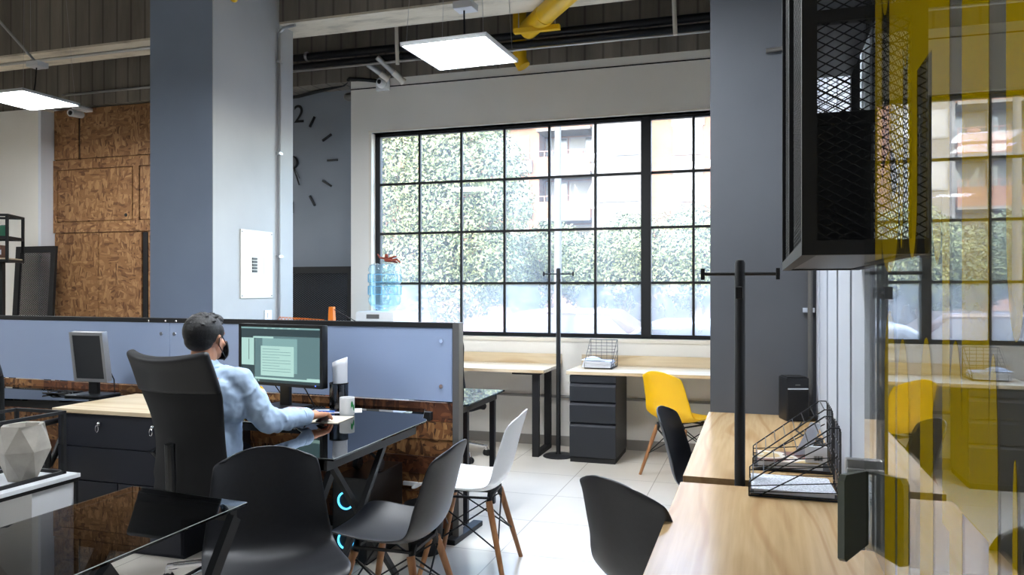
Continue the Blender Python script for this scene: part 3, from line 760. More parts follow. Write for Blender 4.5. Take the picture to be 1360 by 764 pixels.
# black cabinet with wooden top
t = thing('drawer_cabinet', 'low black drawer cabinet with a pale wooden top beside the office chair', 'cabinet')
MB().bbox((-3.74, 3.335, .742), (-2.86, 3.95, .765), .002).build('wooden_top', M['pine_x'], t)
MB().box((-3.72, 3.37, .0), (-2.88, 3.93, .742)).build('body', M['drawer_dark'], t)
for i, (z0, z1) in enumerate(((.56, .735), (.375, .555))):
    d = MB().bbox((-3.715, 3.352, z0), (-2.885, 3.37, z1), .002).build('drawer', M['drawer_dark'], t)
    if i == 0:
        for xx in (-3.42, -3.06):
            MB().ell((xx, 3.345, .69), (.012, .014, .012), seg=12).tube([(xx + .01*math.cos(a), 3.33, .665 + .018*math.sin(a)) for a in [2*PI*q/12 for q in range(12)]], .0022, 6, closed=True).build('lock_with_key', M['chrome'], d, smooth='auto')
for x0, x1 in ((-3.715, -3.303), (-3.297, -2.885)): MB().bbox((x0, 3.352, .02), (x1, 3.37, .37), .002).build('door', M['drawer_dark'], t)
# white plinth with frame and vase
t = thing('white_plinth', 'low white bench with black edges at the lower left', 'bench')
MB().bbox((-3.70, 1.9, .48), (-3.245, 3.06, .5), .002).build('top', M['panel_white'], t)
MB().box((-3.70, 1.9, .462), (-3.25, 3.055, .479)).build('black_edge', M['black_metal'], t)
MB().box((-3.69, 2.80, 0), (-3.262, 3.04, .461)).build('white_panel', M['panel_white'], t)
MB().box((-3.262, 3.035, 0), (-3.25, 3.05, .461)).box((-3.262, 1.93, 0), (-3.25, 1.95, .461)).box((-3.69, 1.93, 0), (-3.678, 1.95, .461)).build('leg_frame', M['black_metal'], t)
t = thing('plant_stand', 'black square-bar frame standing on the white bench round the vase', 'frame')
b = MB(); s_ = .016
X0, X1, Y0, Y1, Z0, Z1 = -3.62, -3.31, 2.05, 3.02, .5, .815
for z in (Z0 + s_/2, Z1 - s_/2):
    for x in (X0, X1): b.bar((x, Y0, z), (x, Y1, z), s_, s_)
    for y in (Y0, Y1): b.bar((X0, y, z), (X1, y, z), s_, s_)
for x, y in ((X0, Y0), (X1, Y0), (X0, Y1), (X1, Y1), (X1, 2.66), (X0, 2.66)): b.bar((x, y, Z0), (x, y, Z1), s_, s_)
b.build('bars', M['black_metal'], t)
# faceted vase
m = noisy('vase_concrete', srgb(176, 170, 160), srgb(150, 145, 136), 8, .8, .2, .002); 
t = thing('faceted_vase', 'faceted grey concrete vase inside the black frame', 'vase', (-3.40, 2.87, .5), .2)
def ring(r, z, off, n=6): return [(r*math.cos(2*PI*k/n + off), r*math.sin(2*PI*k/n + off), z) for k in range(n)]
vs = ring(.062, 0, 0) + ring(.112, .135, PI/6) + ring(.09, .25, 0) + ring(.072, .248, 0) + ring(.05, .15, 0)
fs = [tuple(range(5, -1, -1))]
for k_ in range(6):
    a, b2 = k_, (k_+1) % 6; c_, d_ = 6 + k_, 6 + (k_+5) % 6
    fs += [(a, b2, c_), (a, c_, d_)]
    e_, f_ = 12 + k_, 12 + (k_+1) % 6
    fs += [(c_, f_, e_), (c_, e_, d_)]
    fs += [(12+k_, 12+(k_+1)%6, 18+(k_+1)%6, 18+k_), (18+k_, 18+(k_+1)%6, 24+(k_+1)%6, 24+k_)]
fs.append((24, 25, 26, 27, 28, 29))
MB().add(vs, fs).build('vase_body', m, t); t.scale = (1.07, 1.07, 1.07)
# ------------------------------------------------------------------ far desks under the window
def far_desk(name_lab, x0, x1, legside):
    t = thing('pine_desk', name_lab, 'desk')
    MB().bbox((x0, 6.235, .722), (x1, 6.83, .75), .002).build('desktop', M['pine_x'], t)
    MB().box((x0, 6.832, .75), (x1, 6.856, .838)).build('back_rail', M['pine_x'], t)
    for x in legside:
        b = MB(); b.bbox((x - .03, 6.33, 0.0), (x + .03, 6.37, .70), .003).bbox((x - .03, 6.72, 0), (x + .03, 6.76, .70), .003).bbox((x - .03, 6.37, 0), (x + .03, 6.72, .035), .003).bbox((x-.2, 6.30, .70), (x+.05, 6.78, .722), .003)
        b.build('leg', M['black_metal'], t)
far_desk('pale wooden desk under the left part of the window', -3.08, -1.70, (-1.80, -2.85))
far_desk('pale wooden desk under the right part of the window with the pedestal below', -1.51, .25, (.1,))
t = thing('drawer_pedestal', 'anthracite three-drawer pedestal under the right window desk', 'cabinet')
MB().bbox((-1.485, 6.27, .04), (-1.10, 6.80, .716), .004).build('body', M['cabinet_black'], t)
MB().box((-1.48, 6.255, 0.0), (-1.105, 6.79, .04)).build('plinth', M['rubber'], t)
for z0, z1 in ((.505, .655), (.33, .50), (.045, .325)):
    d = MB().bbox((-1.484, 6.245, z0), (-1.101, 6.27, z1 - .028), .003).build('drawer', M['cabinet_black'], t)
    MB().add([(-1.484, 6.245, z1-.03), (-1.101, 6.245, z1-.03), (-1.101, 6.268, z1-.004), (-1.484, 6.268, z1-.004), (-1.484, 6.268, z1-.03), (-1.101, 6.268, z1-.03)], [(0,1,2,3), (0,3,4), (1,5,2), (0,4,5,1), (4,3,2,5)]).build('pull_lip', M['drawer_dark'], d)
MB().bbox((-1.484, 6.25, .66), (-1.101, 6.27, .714), .003).build('top_band', M['cabinet_black'], t)
# glass desk behind the partition
t = thing('glass_desk', 'small clear-topped glass desk sticking out behind the partition end', 'desk')
MB().prism([(-3.3, 4.32), (-1.64, 4.2), (-1.61, 4.25), (-1.615, 4.93), (-3.3, 4.93)], .74, .75).build('desktop', M['desk_glass'], t)
b = MB(); b.bbox((-3.2, 4.86, .69), (-1.66, 4.90, .738), .003).bbox((-1.70, 4.28, .69), (-1.66, 4.90, .738), .003).bbox((-3.2, 4.36, .69), (-1.66, 4.40, .738), .003)
b.build('frame', M['dark_metal'], t)
for x, y in ((-1.70, 4.86), (-3.2, 4.86), (-3.2, 4.36), (-1.70, 4.36)): MB().bbox((x, y, 0), (x + .035, y + .035, .69), .003).build('leg', M['dark_metal'], t)
# ------------------------------------------------------------------ right-hand pine tables
def pine_table(lab, y0, y1, lx=-.235):
    t = thing('pine_table', lab, 'table')
    MB().bbox((-.258, y0, .722), (.283, y1, .75), .0015).build('tabletop', M['pine'], t)
    b = MB().bbox((-.235, y0 + .02, .685), (.26, y0 + .06, .722), .002).bbox((-.235, y1 - .06, .685), (.26, y1 - .02, .722), .002).bbox((-.235, y0 + .06, .685), (-.195, y1 - .06, .722), .002).bbox((.22, y0 + .06, .685), (.26, y1 - .06, .722), .002)
    b.build('frame', M['black_metal'], t)
    for x in (-.235, .22):
        for y in (y0 + .02, y1 - .06):
            if x < 0 and y > y0 + .1: x = lx
            MB().bbox((x, y, 0), (x + .04, y + .04, .686), .002).build('leg', M['black_metal'], t)
pine_table('near pine-topped table in the right foreground', 1.42, 2.757, .06)
pine_table('far pine-topped table against the grey column', 2.85, 4.385)
# coat racks
def coat_rack(lab, x, y, h, r0, rz, base=.15):
    t = thing('coat_rack', lab, 'coat rack', (x, y, 0), rz)
    MB().lathe([(base, 0), (base, .008), (base*.9, .016), (r0*1.3, .022), (r0, .04), (r0, .05)], 36).build('base', M['black_metal'], t, smooth='auto')
    MB().lathe([(r0, .03), (r0, h - .012), (r0*.75, h - .003), (r0*.3, h)], 20).build('pole', M['black_metal'], t, smooth='auto')
    for ax, z in ((0, h - .05), (1, h - .115)):
        Mk = Rz(ax * PI/2); b = MB().tube([(-.125, 0, z), (.125, 0, z)], .006, 8, 0, Mk)
        for s in (-1, 1): b.bbox((s*.125 - .007, -.012, z - .02), (s*.125 + .007, .012, z + .02), .003, 0, Mk)
        b.build('hook_bar', M['black_metal'], t)
coat_rack('tall black coat rack rising between the two pine tables', -.06, 2.803, 1.525, .018, 0, .06)
coat_rack('tall black coat rack between the two window desks', -1.622, 6.42, 1.605, .019, .3, .13)
# ================================================================== GLASS DOOR with decals and handle
XG = .165
def onG(px, py): return atX(px, py, XG)
d = empty('door_1', (0, 0, 0)); struct(d, 'open glass door with yellow drip decals at the right edge of the photo')
yE = 1.376
MB().box((XG, .30, .01), (XG + .008, yE, 2.5)).build('glass_pane', M['door_glass'], d)
def decal(pts):                                   # pts in (y, z) on the glass
    a = sum(pts[i][0]*pts[(i+1) % len(pts)][1] - pts[(i+1) % len(pts)][0]*pts[i][1] for i in range(len(pts)))
    if a < 0: pts = pts[::-1]
    n = len(pts); x0, x1 = XG + .0068, XG + .0074
    vs = [(x0, y, z) for y, z in pts] + [(x1, y, z) for y, z in pts]
    fs = [tuple(range(n - 1, -1, -1)), tuple(range(n, 2*n))] + [(i, (i+1) % n, n + (i+1) % n, n + i) for i in range(n)]
    MB().add(vs, fs).build('drip_decal', M['vinyl'], d)
def yz(px, py):
    q = onG(px, py); return (q.y, q.z)
def band(pxl, pxr, pyt, pyb, top='flat', bot='round'):
    """vertical stripe between two pixel columns, ends rounded or tapered"""
    (yl, zt), (yr, _) = yz(pxl, pyt), yz(pxr, pyt)
    zt = yz((pxl+pxr)/2, pyt)[1]; zb = yz((pxl+pxr)/2, pyb)[1]
    c = (yl + yr)/2; w = abs(yl - yr)/2; P = []
    e = min(.09, (zt - zb) * .4)
    if top == 'flat': P += [(c + w, zt), (c - w, zt)]
    else: P += [(c + w*math.cos(a), zt - e + e*math.sin(a)) for a in [PI*q/12 for q in range(13)]]
    if bot == 'flat': P += [(c - w, zb), (c + w, zb)]
    else: P += [(c - w*math.cos(a), zb + e - e*math.sin(a)) for a in [PI*q/12 for q in range(13)]]
    decal(P)
TOP = -150; BOT = 1500
# upper sheet of drips
band(1156, 1164, TOP, 345, bot='flat'); band(1164, 1174, TOP, 20, bot='round'); band(1164, 1185, 200, 362, top='round'); band(1174, 1187, TOP, 260)
band(1187, 1191, TOP, 330); band(1191, 1197, TOP, 90); band(1197, 1209, TOP, 345); band(1209, 1228, TOP, 80, bot='flat'); band(1228, 1241, TOP, 352)
band(1241, 1250, TOP, 700, bot='flat'); band(1266, 1300, TOP, 700, bot='flat'); band(1250, 1266, TOP, -40); band(1300, 1322, TOP, -10)
band(1322, 1348, TOP, 455); band(1348, 1352, TOP, 60); band(1352, 1400, TOP, 700, bot='flat'); band(1410, 1480, TOP, 700, bot='flat')
# lower splash reaching up
band(1168, 1181, 412, 900, top='round', bot='flat'); band(1184, 1198, 450, 900, top='round', bot='flat')
band(1213, 1229, 448, 900, top='round', bot='flat'); band(1250, 1266, 452, 900, top='round', bot='flat'); band(1300, 1311, 470, 900, top='round', bot='flat')
band(1330, 1336, 610, 900, top='round', bot='flat')
# handle: angled dark plate with a small metal bracket
hp = empty('door_handle', (0, 0, 0), 0, d)
B0 = Vector((XG, 1.372)); B1 = Vector((.119, 1.272))
dr = (B1 - B0).normalized(); an = math.atan2(dr.y, dr.x)
Mh = T(B0.x, B0.y, 0) @ Rz(an)
L = (B1 - B0).length
pr = [(0, 1.008), (L*.92, 1.006), (L, 1.012), (L, 1.130), (L*.92, 1.138), (0, 1.127)]
vs = [(x, -.004, z) for x, z in pr] + [(x, .006, z) for x, z in pr]; n = len(pr)
MB().add(vs, [tuple(range(n)), tuple(range(2*n - 1, n - 1, -1))] + [(i, n + i, n + (i+1) % n, (i+1) % n) for i in range(n)], 0, Mh).build('grip_plate', mat('handle_dark', srgb(92, 98, 90), .35, .2), hp)
MB().bbox((XG - .028, 1.378, 1.118), (XG + .02, 1.398, 1.142), .003).bbox((XG - .028, 1.36, 1.0), (XG - .0005, 1.372, 1.13), .002).build('bracket', M['galv'], hp)

# ================================================================== hanging mesh cabinet
t = thing('mesh_cabinet', 'black hanging cabinet of expanded mesh over the pine tables at the upper right', 'cabinet')
ax0, ax1, ay0, ay1, az0, az1 = .070, .285, 1.385, 2.5, 1.478, 2.6
b = MB(); s_ = .024
for x in (ax0, ax1 - s_):
    for y in (ay0, ay1 - s_): b.box((x, y, az0), (x + s_, y + s_, 4.45))
    for z in (az0, az1): b.box((x, ay0 + s_, z), (x + s_, ay1 - s_, z + s_))
    b.box((x, (ay0+ay1)/2, az0 + s_), (x + s_, (ay0+ay1)/2 + s_, az1))
for y in (ay0, ay1 - s_):
    for z in (az0, az1): b.box((ax0 + s_, y, z), (ax1 - s_, y + s_, z + s_))
b.box((ax0 + s_, ay0, 1.865), (ax1 - s_, ay0 + .02, 1.885))
b.build('frame', M['black_metal'], t)
for nm, Mk, w in (('side_mesh', T(ax0 + .01, ay0 + s_, az0 + s_) @ Rz(PI/2), ay1 - ay0 - 2*s_), ('end_mesh', T(ax0 + s_, ay0 + .01, az0 + s_), ax1 - ax0 - 2*s_), ('end_mesh', T(ax0 + s_, ay1 - .01, az0 + s_), ax1 - ax0 - 2*s_)):
    b = MB(); lattice(b, w, az1 - az0 - s_, .028, .016, .0022, .0008, Mk); b.build(nm, M['black_metal'], t)
MB().box((ax0 + s_, ay0 + s_, az0 + .004), (ax1 - s_, ay1 - s_, az0 + .012)).build('floor_board', M['black_plastic'], t)
MB().box((ax0 + s_, ay0 + s_, 2.05), (ax1 - s_, ay1 - s_, 2.062)).build('shelf_board', M['black_plastic'], t)
# contents: dark crates
for i, (y0, y1, h, x0) in enumerate(((1.75, 2.02, .30, .10), (2.07, 2.43, .24, .10))):
    t2 = thing('storage_crate', ('black storage crate in the front of the mesh cabinet', 'lower black storage crate at the back of the mesh cabinet')[i], 'crate')
    b = MB().bbox((x0, y0, az0 + .012), (.25, y1, az0 + .012 + h), .008); b.build('body', M['black_plastic'], t2)
    MB().bbox((x0 - .004, y0 - .004, az0 + .012 + h - .025), (.254, y1 + .004, az0 + .014 + h), .004).build('rim', M['black_plastic'], t2)

# ================================================================== things on the pine tables
def letter_tray(lab, x0, y0, rz=0):
    t = thing('wire_tray', lab, 'desk tray', (x0, y0, .75), rz)
    w, dp, hf, hb = .275, .235, .055, .235; r = .0018
    b = MB()
    b.tube([(0,0,.004), (w,0,.004), (w,dp,.004), (0,dp,.004)], .003, 6, closed=True)
    for i in range(9):
        x = w*i/8; b.tube([(x, 0, .004), (x, dp, .004)], r, 5)
    for y in (0, dp):
        b.tube([(0, y, .004), (0, y, hf - .01), (.012, y, hf), (w*.9, y, hb), (w - .004, y, hb), (w, y, hb - .012), (w, y, .004)], .0026, 6)
        for fz in (.3, .62): b.tube([(0, y, hf*fz), (w, y, hf*fz + (hb - hf)*fz*.25)], r, 5)
        b.tube([(.03, y, .004), (w*.97, y, hb*.62)], .0022, 5)
    for i in range(8):
        f_ = i/7; x = .012 + (w*.9 - .012)*f_; z = hf + (hb - hf)*f_; b.tube([(x, 0, z), (x, dp, z)], r, 5)
    for i in range(5):
        z = .02 + .21*i/4; b.tube([(w, 0, z), (w, dp, z)], r, 5)
    for i in range(1, 5):
        y = dp*i/5; b.tube([(w, y, .004), (w, y, hb)], r, 5)
    b.build('wire_basket', M['wire'], t)
    MB().box((.004, .004, .0075), (w - .006, dp - .004, .0095)).build('base_sheet', M['black_plastic'], t)
    return t
letter_tray('black wire tray nearest the camera, on the near pine table', -.028, 2.63)
letter_tray('black wire tray on the far pine table behind the first one', -.018, 3.02)
# papers and books
def paper_mat(name, base, ink, sc=60):
    m = mat(name, base, .8); k = N(m)
    v = k.coords((1, 1, 1)); w = k.n('TexWave', wave_type='BANDS', bands_direction='Y', i_Scale=28.0, i_Distortion=0.0); k.l(v, w.inputs['Vector'])
    nz = k.n('TexNoise', i_Scale=130.0, i_Detail=2.0); k.l(v, nz.inputs['Vector'])
    a = k.ramp(w.outputs['Fac'], [(.55, (0,0,0)), (.6, (1,1,1))]); b2 = k.ramp(nz.outputs['Fac'], [(.45, (0,0,0)), (.5, (1,1,1))])
    f_ = k.mix(1.0, a, b2, 'MULTIPLY'); k.l(k.mix(f_, base, ink), k.b.inputs['Base Color']); return m
M['printed'] = paper_mat('printed_sheet', srgb(222, 226, 234), srgb(150, 155, 165))
t = thing('paper_stack', 'loose printed sheets lying in the nearest wire tray', 'papers', (-.024, 2.64, .7595), 0)
MB().bbox((.012, .004, 0), (.255, .215, .012), .001).build('pages', M['white_paper'], t)
MB().add([(.004, .0, .013), (.262, -.0, .013), (.25, .21, .0135), (-.0, .2, .0175), (.004, .0, .015), (.262, 0, .015), (.25, .21, .0155), (0, .2, .0195)], [(0,3,2,1), (4,5,6,7), (0,1,5,4), (1,2,6,5), (2,3,7,6), (3,0,4,7)]).build('top_sheet', M['printed'], t)
t = thing('magazine', 'magazine with a brown picture cover in the far wire tray', 'magazine', (0, 3.03, .7595), 0)
m = mat('cover_print', srgb(200, 190, 178), .4); k = N(m); nz = k.n('TexNoise', i_Scale=9.0, i_Detail=1.0); k.l(k.coords(), nz.inputs['Vector'])
k.l(k.ramp(nz.outputs['Fac'], [(.44, srgb(122, 84, 74)), (.5, srgb(214, 208, 200)), (.6, srgb(196, 170, 120))], 'CONSTANT'), k.b.inputs['Base Color'])
MB().bbox((0, 0, 0), (.225, .19, .024), .002).build('pages', M['white_paper'], t); MB().box((-.002, -.002, .0245), (.226, .192, .0258)).build('cover', m, t)
t = thing('booklet', 'white booklet with a barcode leaning in the far wire tray', 'booklet', (.165, 3.035, .7865), 0)
Mk = Rx(.0)
MB().bbox((0, 0, 0), (.075, .012, .06), .001).build('cover', M['white_paper'], t)
b = MB()
for i in range(10): b.box((.03 + i*.0032, -.0012, .008), (.03 + i*.0032 + (.0018 if i % 3 else .001), .0002, .026))
b.build('barcode', M['rubber'], t)
t = thing('folded_paper', 'white folded sheet standing at the back of the far wire tray', 'papers', (.13, 3.15, .7865))
MB().add([(0, 0, 0), (.06, .05, 0), (.10, .04, .12), (.06, .0, .13), (.002, .003, 0), (.062, .053, 0), (.102, .043, .12), (.062, .003, .13)], [(3,2,1,0), (4,5,6,7), (0,1,5,4), (1,2,6,5), (2,3,7,6), (3,0,4,7)]).build('sheet', M['white_paper'], t)
t = thing('headset_cable', 'tangle of thin black cable on the far pine table by the white partition', 'cable')
pts = []
rr = random.Random(3)
for i in range(60):
    a = i*.55; pts.append((.235 + .028*math.cos(a)*(1 + .3*math.sin(i*.7)), 3.56 + .09*math.sin(a*.8 + 1), .757 + .014*abs(math.sin(i*1.3)) ))
pts += [(.20, 3.72, .76), (.17, 3.9, .756), (.21, 4.15, .755)]
MB().tube(pts, .0035, 6).build('cord', M['rubber'], t, smooth=True)
t = thing('speaker', 'small black loudspeaker at the end of the far pine table', 'speaker', (.175, 4.25, .75), .30)
b = MB().bbox((-.058, -.06, 0), (.058, .06, .222), .008); b.build('housing', M['black_plastic'], t, smooth='auto')
MB().bbox((-.052, -.064, .005), (.052, -.059, .155), .003).build('grille', noisy('grille_cloth', srgb(16, 17, 20), srgb(24, 25, 29), 400, .9, .3, .001), t)
MB().box((-.052, -.0635, .163), (.052, -.0598, .170)).build('silver_strip', M['chrome'], t)
MB().box((-.012, -.0625, .184), (.012, -.06, .188)).build('logo', M['grey_metal'], t)
MB().bbox((-.05, -.05, .222), (.05, .05, .226), .002).build('top_plate', M['rubber'], t)

# tray with papers on the far window desk
t = letter_tray('black wire tray with white papers on the right window desk', 0, 0)
t.location = (-1.47, 6.72, .75); t.rotation_euler.z = 0
for ch in t.children: ch.scale = (1, 1, 1)
t.rotation_euler.z = math.radians(90); t.location = (-1.17, 6.46, .75)
t = thing('paper_stack', 'heap of white papers lying in the wire tray under the window', 'papers', (-1.41, 6.47, .761))
for i in range(5):
    MB().bbox((-.02 + .004*i, -.01, .011*i), (.225 + .003*(i % 2), .21, .011*i + .009), .001, 0, Rz(.03*(i % 3 - 1))).build('sheets', M['white_paper'], t)
MB().grid(lambda u, v: Vector((-.03 + .21*u, .0 + .2*v, .056 + .02*math.sin(u*5)*v + .004)), 10, 6).build('curled_sheet', M['white_paper'], t, smooth=True)

# ================================================================== workplace things
def monitor(lab, loc, rz, w, h, ztop_center, bezel, screen_fn, tilt=0.0, stand_h=.12, frame_mat='black_plastic', portrait=False, deep=.03):
    t = thing('monitor', lab, 'monitor', loc, rz)        # screen looks toward local -Y
    Mk = T(0, 0, stand_h + h/2) @ Rx(tilt)
    MB().bbox((-w/2, -.012, -h/2), (w/2, deep, h/2), .005, 0, Mk).build('housing', M[frame_mat], t, smooth='auto')
    bz = MB()
    bz.box((-w/2, -.017, -h/2), (w/2, -.012, -h/2 + bezel), 0, Mk).box((-w/2, -.017, h/2 - bezel), (w/2, -.012, h/2), 0, Mk).box((-w/2, -.017, -h/2 + bezel), (-w/2 + bezel, -.012, h/2 - bezel), 0, Mk).box((w/2 - bezel, -.017, -h/2 + bezel), (w/2, -.012, h/2 - bezel), 0, Mk)
    bz.build('bezel', M['black_plastic'] if frame_mat == 'black_plastic' else M['silver_bezel'], t)
    screen_fn(t, Mk, w - 2*bezel, h - 2*bezel)
    MB().bbox((-.035, deep - .005, -.03), (.035, deep + .03, .05), .004, 0, Mk).bbox((-.035, .025, .01), (.035, .05, stand_h + h*.45), .004).build('stand_neck', M['black_plastic'], t)
    MB().bbox((-.13, -.07, 0), (.13, .12, .012), .005).build('stand_base', M['black_plastic'], t)
    return t
M['silver_bezel'] = mat('silver_bezel', srgb(150, 152, 155), .35, .5)
def scr_on(t, Mk, w, h):
    def q(x0, z0, x1, z1, lay, mt, nm):
        MB().box((-w/2 + x0*w, -.0130 - .0004*lay, -h/2 + z0*h), (-w/2 + x1*w, -.0126 - .0004*lay, -h/2 + z1*h), 0, Mk).build(nm, mt, sc)
    base = emis('screen_teal', srgb(92, 124, 128), .24)
    sc = MB().box((-w/2, -.0130, -h/2), (w/2, -.012, h/2), 0, Mk).build('screen', base, t)
    dk = emis('screen_dark', srgb(40, 62, 68), .24); lt = emis('screen_pale', srgb(176, 216, 208), .24); md = emis('screen_mid', srgb(128, 168, 168), .24); tx = emis('screen_text', srgb(96, 130, 134), .24); gn = emis('screen_green', srgb(60, 190, 120), .25); rd = emis('screen_red', srgb(220, 90, 70), .25)
    q(0, .84, 1, 1, 1, dk, 'menu_bar'); q(0, .97, 1, 1, 2, md, 'title_bar'); q(0, .06, .18, .84, 1, dk, 'side_panel'); q(.005, .3, .17, .80, 2, lt, 'file_list')
    q(.16, .8, .42, .83, 2, lt, 'tab'); q(.28, .18, .72, .80, 2, md, 'document_window'); q(.26, .12, .68, .66, 3, lt, 'dialog_window')
    for i in range(9): q(.28, .60 - i*.05, .28 + (.36 if i % 3 else .22), .607 - i*.05, 4, tx, 'text_line')
    q(.18, .05, 1, .085, 2, lt, 'status_bar'); q(0, 0, 1, .05, 2, dk, 'task_bar'); q(.84, .085, 1, .11, 3, lt, 'hint_box')
    for i in range(7): q(.01 + .035*i, .008, .03 + .035*i, .04, 3, (gn, lt, lt, gn, rd, lt, md)[i], 'task_icon')
    for i in range(5): q(.3 + .1*i, .975, .34 + .1*i, .99, 3, lt, 'tool_icon')
    q(.1, .4, .106, .78, 3, dk, 'divider')
def scr_off(t, Mk, w, h):
    MB().box((-w/2, -.0135, -h/2), (w/2, -.012, h/2), 0, Mk).build('screen', mat('screen_off', srgb(34, 38, 44), .3), t)
mo = monitor('wide black monitor switched on in front of the man', (-2.60, 3.83, .745), -.17, .635, .352, 0, .018, scr_on, 0, .125)
MB().tube([(-.02, .05, .25), (-.11, .06, .12), (-.04, .1, .004)], .004, 6).tube([(.05, .05, .2), (.12, .07, .1), (.16, .1, .004)], .004, 6).build('cable', M['rubber'], mo, smooth=True)
MB().ell((.27, -.019, .140), (.004, .002, .004), seg=8).build('power_light', emis('blue_dot', (.1, .2, 1, 1), .6), mo)
mo = monitor('old grey monitor turned upright, switched off, on the left desk', (-4.04, 3.88, .745), .06, .25, .32, 0, .02, scr_off, .14, .09, 'silver_bezel', True, .03)
MB().tube([(.06, .06, .22), (.12, .07, .1), (.09, .11, .004), (-.05, .12, .004), (-.15, .1, .004)], .004, 6).build('cable', M['rubber'], mo, smooth=True)
t = thing('cable_bundle', 'loose black cables on the left black desk beside the old monitor', 'cable')
pts = [(-4.30 - .16*math.sin(i*.9)*(1 - i/60), 3.92 + .08*math.cos(i*.7), .749 + .004*(i % 3)) for i in range(30)]
MB().tube(pts, .004, 6).build('cord', M['rubber'], t, smooth=True)
# keyboard
t = thing('keyboard', 'black keyboard on the glass desk under the monitor', 'keyboard', (-2.50, 3.60, .745), -.05)
MB().bbox((-.22, -.07, 0), (.22, .07, .018), .004).build('case', M['black_plastic'], t)
b = MB()
for r_ in range(5):
    for c_ in range(20): b.bbox((-.21 + c_*.021, -.06 + r_*.025, .018), (-.21 + c_*.021 + .018, -.06 + r_*.025 + .021, .026), .002)
b.build('keys', M['rubber'], t)
# mouse pad, mouse, mug, pen holder, papers, tape dispenser, phone
Hd = Vector((-2.10, 3.47))
t = thing('mouse_pad', 'pale beige mouse pad at the right of the desk', 'mouse pad', (-2.14, 3.55, .745), .12)
MB().bbox((-.13, -.11, 0), (.11, .11, .003), .001).build('sheet', mat('pad_beige', srgb(188, 180, 166), .8), t)
t = thing('computer_mouse', 'dark mouse under the man\'s right hand', 'mouse', (-2.112, 3.475, .748), .1)
MB().grid(lambda u, v: Vector(((u-.5)*.06*math.sin(PI*min(max(v,.03),.97))**.35, (v-.5)*.105, .004 + .028*math.sin(PI*min(max(v,.0),1))**.6*math.cos((u-.5)*2.6))), 12, 14).build('shell', M['black_plastic'], t, smooth=True)
mug = atZ(461, 551, .745)
t = thing('mug', 'white mug with a small green print on the desk', 'mug', (mug.x, mug.y, .745), 1.9)
MB().lathe([(.0, .004), (.036, .004), (.038, 0), (.040, .006), (.040, .093), (.0385, .095), (.037, .093), (.037, .012), (.0, .011)], 32, cap=False).build('cup', M['white_plastic'], t, smooth='auto')
MB().tube([(.038, -.01, .075), (.058, -.016, .07), (.064, -.018, .048), (.055, -.015, .026), (.037, -.01, .022)], .0045, 8).build('handle', M['white_plastic'], t, smooth=True)
MB().grid(lambda u, v: Vector((.0405*math.cos(-2.45 + .7*u), .0405*math.sin(-2.45 + .7*u), .035 + .03*v + .012*math.sin(u*6))), 10, 4).build('green_print', mat('mug_green', srgb(40, 150, 80), .5), t)
ph = atZ(450, 546, .745)
t = thing('pen_holder', 'dark see-through pen cup on the desk holding a tall white card', 'pen cup', (ph.x, ph.y, .745))
MB().lathe([(.052, 0), (.052, .155), (.049, .155), (.049, .004), (.0, .004)], 28, cap=False).build('cup', sheet_glass('smoky_acrylic', (.25, .27, .3, 1), .08), t, smooth='auto')
MB().lathe([(.053, .152), (.053, .158), (.05, .158), (.05, .152)], 28, cap=False).build('rim', M['black_plastic'], t)
for i, (x, y, mt, L) in enumerate(((.02, .01, 'chrome', .15), (-.015, .02, 'white_plastic', .16), (.01, -.02, 'black_plastic', .15))):
    p_ = thing('pen', ('silver pen standing in the pen cup', 'white pen standing in the pen cup', 'black pen standing in the pen cup')[i], 'pen', (ph.x, ph.y, .75))
    MB().tube([(x*.5, y*.5, 0), (x*1.5, y*1.5, L)], .004, 8).build('barrel', M[mt], p_)
t = thing('white_card', 'tall white card rolled into the pen cup', 'card', (ph.x, ph.y, .755))
MB().grid(lambda u, v: Vector((-.042 + .085*u + (-.012+.012*u)*v, .02 - .03*math.sin(u*PI), .02 + (.235 + .035*u)*v)), 10, 8).build('card_sheet', M['white_paper'], t, smooth=True)
mod(t.children[0], 'SOLIDIFY', thickness=.001)
t = thing('sheet_of_paper', 'white sheet lying beyond the mouse pad', 'papers', (-2.25, 3.80, .745), .5)
MB().box((-.10, -.07, 0), (.16, .07, .002)).build('page', M['white_paper'], t)
t = thing('blue_pen', 'blue pen lying on papers beyond the hand', 'pen', (-2.28, 3.74, .747), .2)
MB().tube([(-.07, 0, .006), (.07, 0, .006)], .005, 8).build('barrel', mat('pen_blue', srgb(60, 110, 190), .4), t)
t = thing('phone', 'dark phone lying in front of the monitor stand', 'phone', (-2.62, 3.72, .745), .3)
MB().bbox((-.04, -.075, 0), (.04, .075, .009), .004).build('body', M['black_plastic'], t)
t = thing('notebook', 'pinkish card lying at the monitor foot', 'papers', (-2.47, 3.76, .7455), .05)
MB().box((-.05, -.035, .013), (.05, .035, .015)).box((-.05, -.035, -.0005), (-.045, .035, .013)).build('card', mat('pinkish', srgb(200, 185, 190), .7), t)
yp = atZ(333, 531, .745)
t = thing('tape_dispenser', 'yellow open handle shape beside the man\'s shoulder on the desk', 'tape dispenser', (-2.76, 3.80, .745), -.1)
MB().tube([(-.07, 0, .07), (-.02, 0, .10), (.05, 0, .115), (.065, 0, .10), (.072, 0, .03), (.06, 0, .008), (.0, 0, .008), (-.06, 0, .01)], .010, 8).build('handle', M['yellow_plastic'], t, smooth='auto')
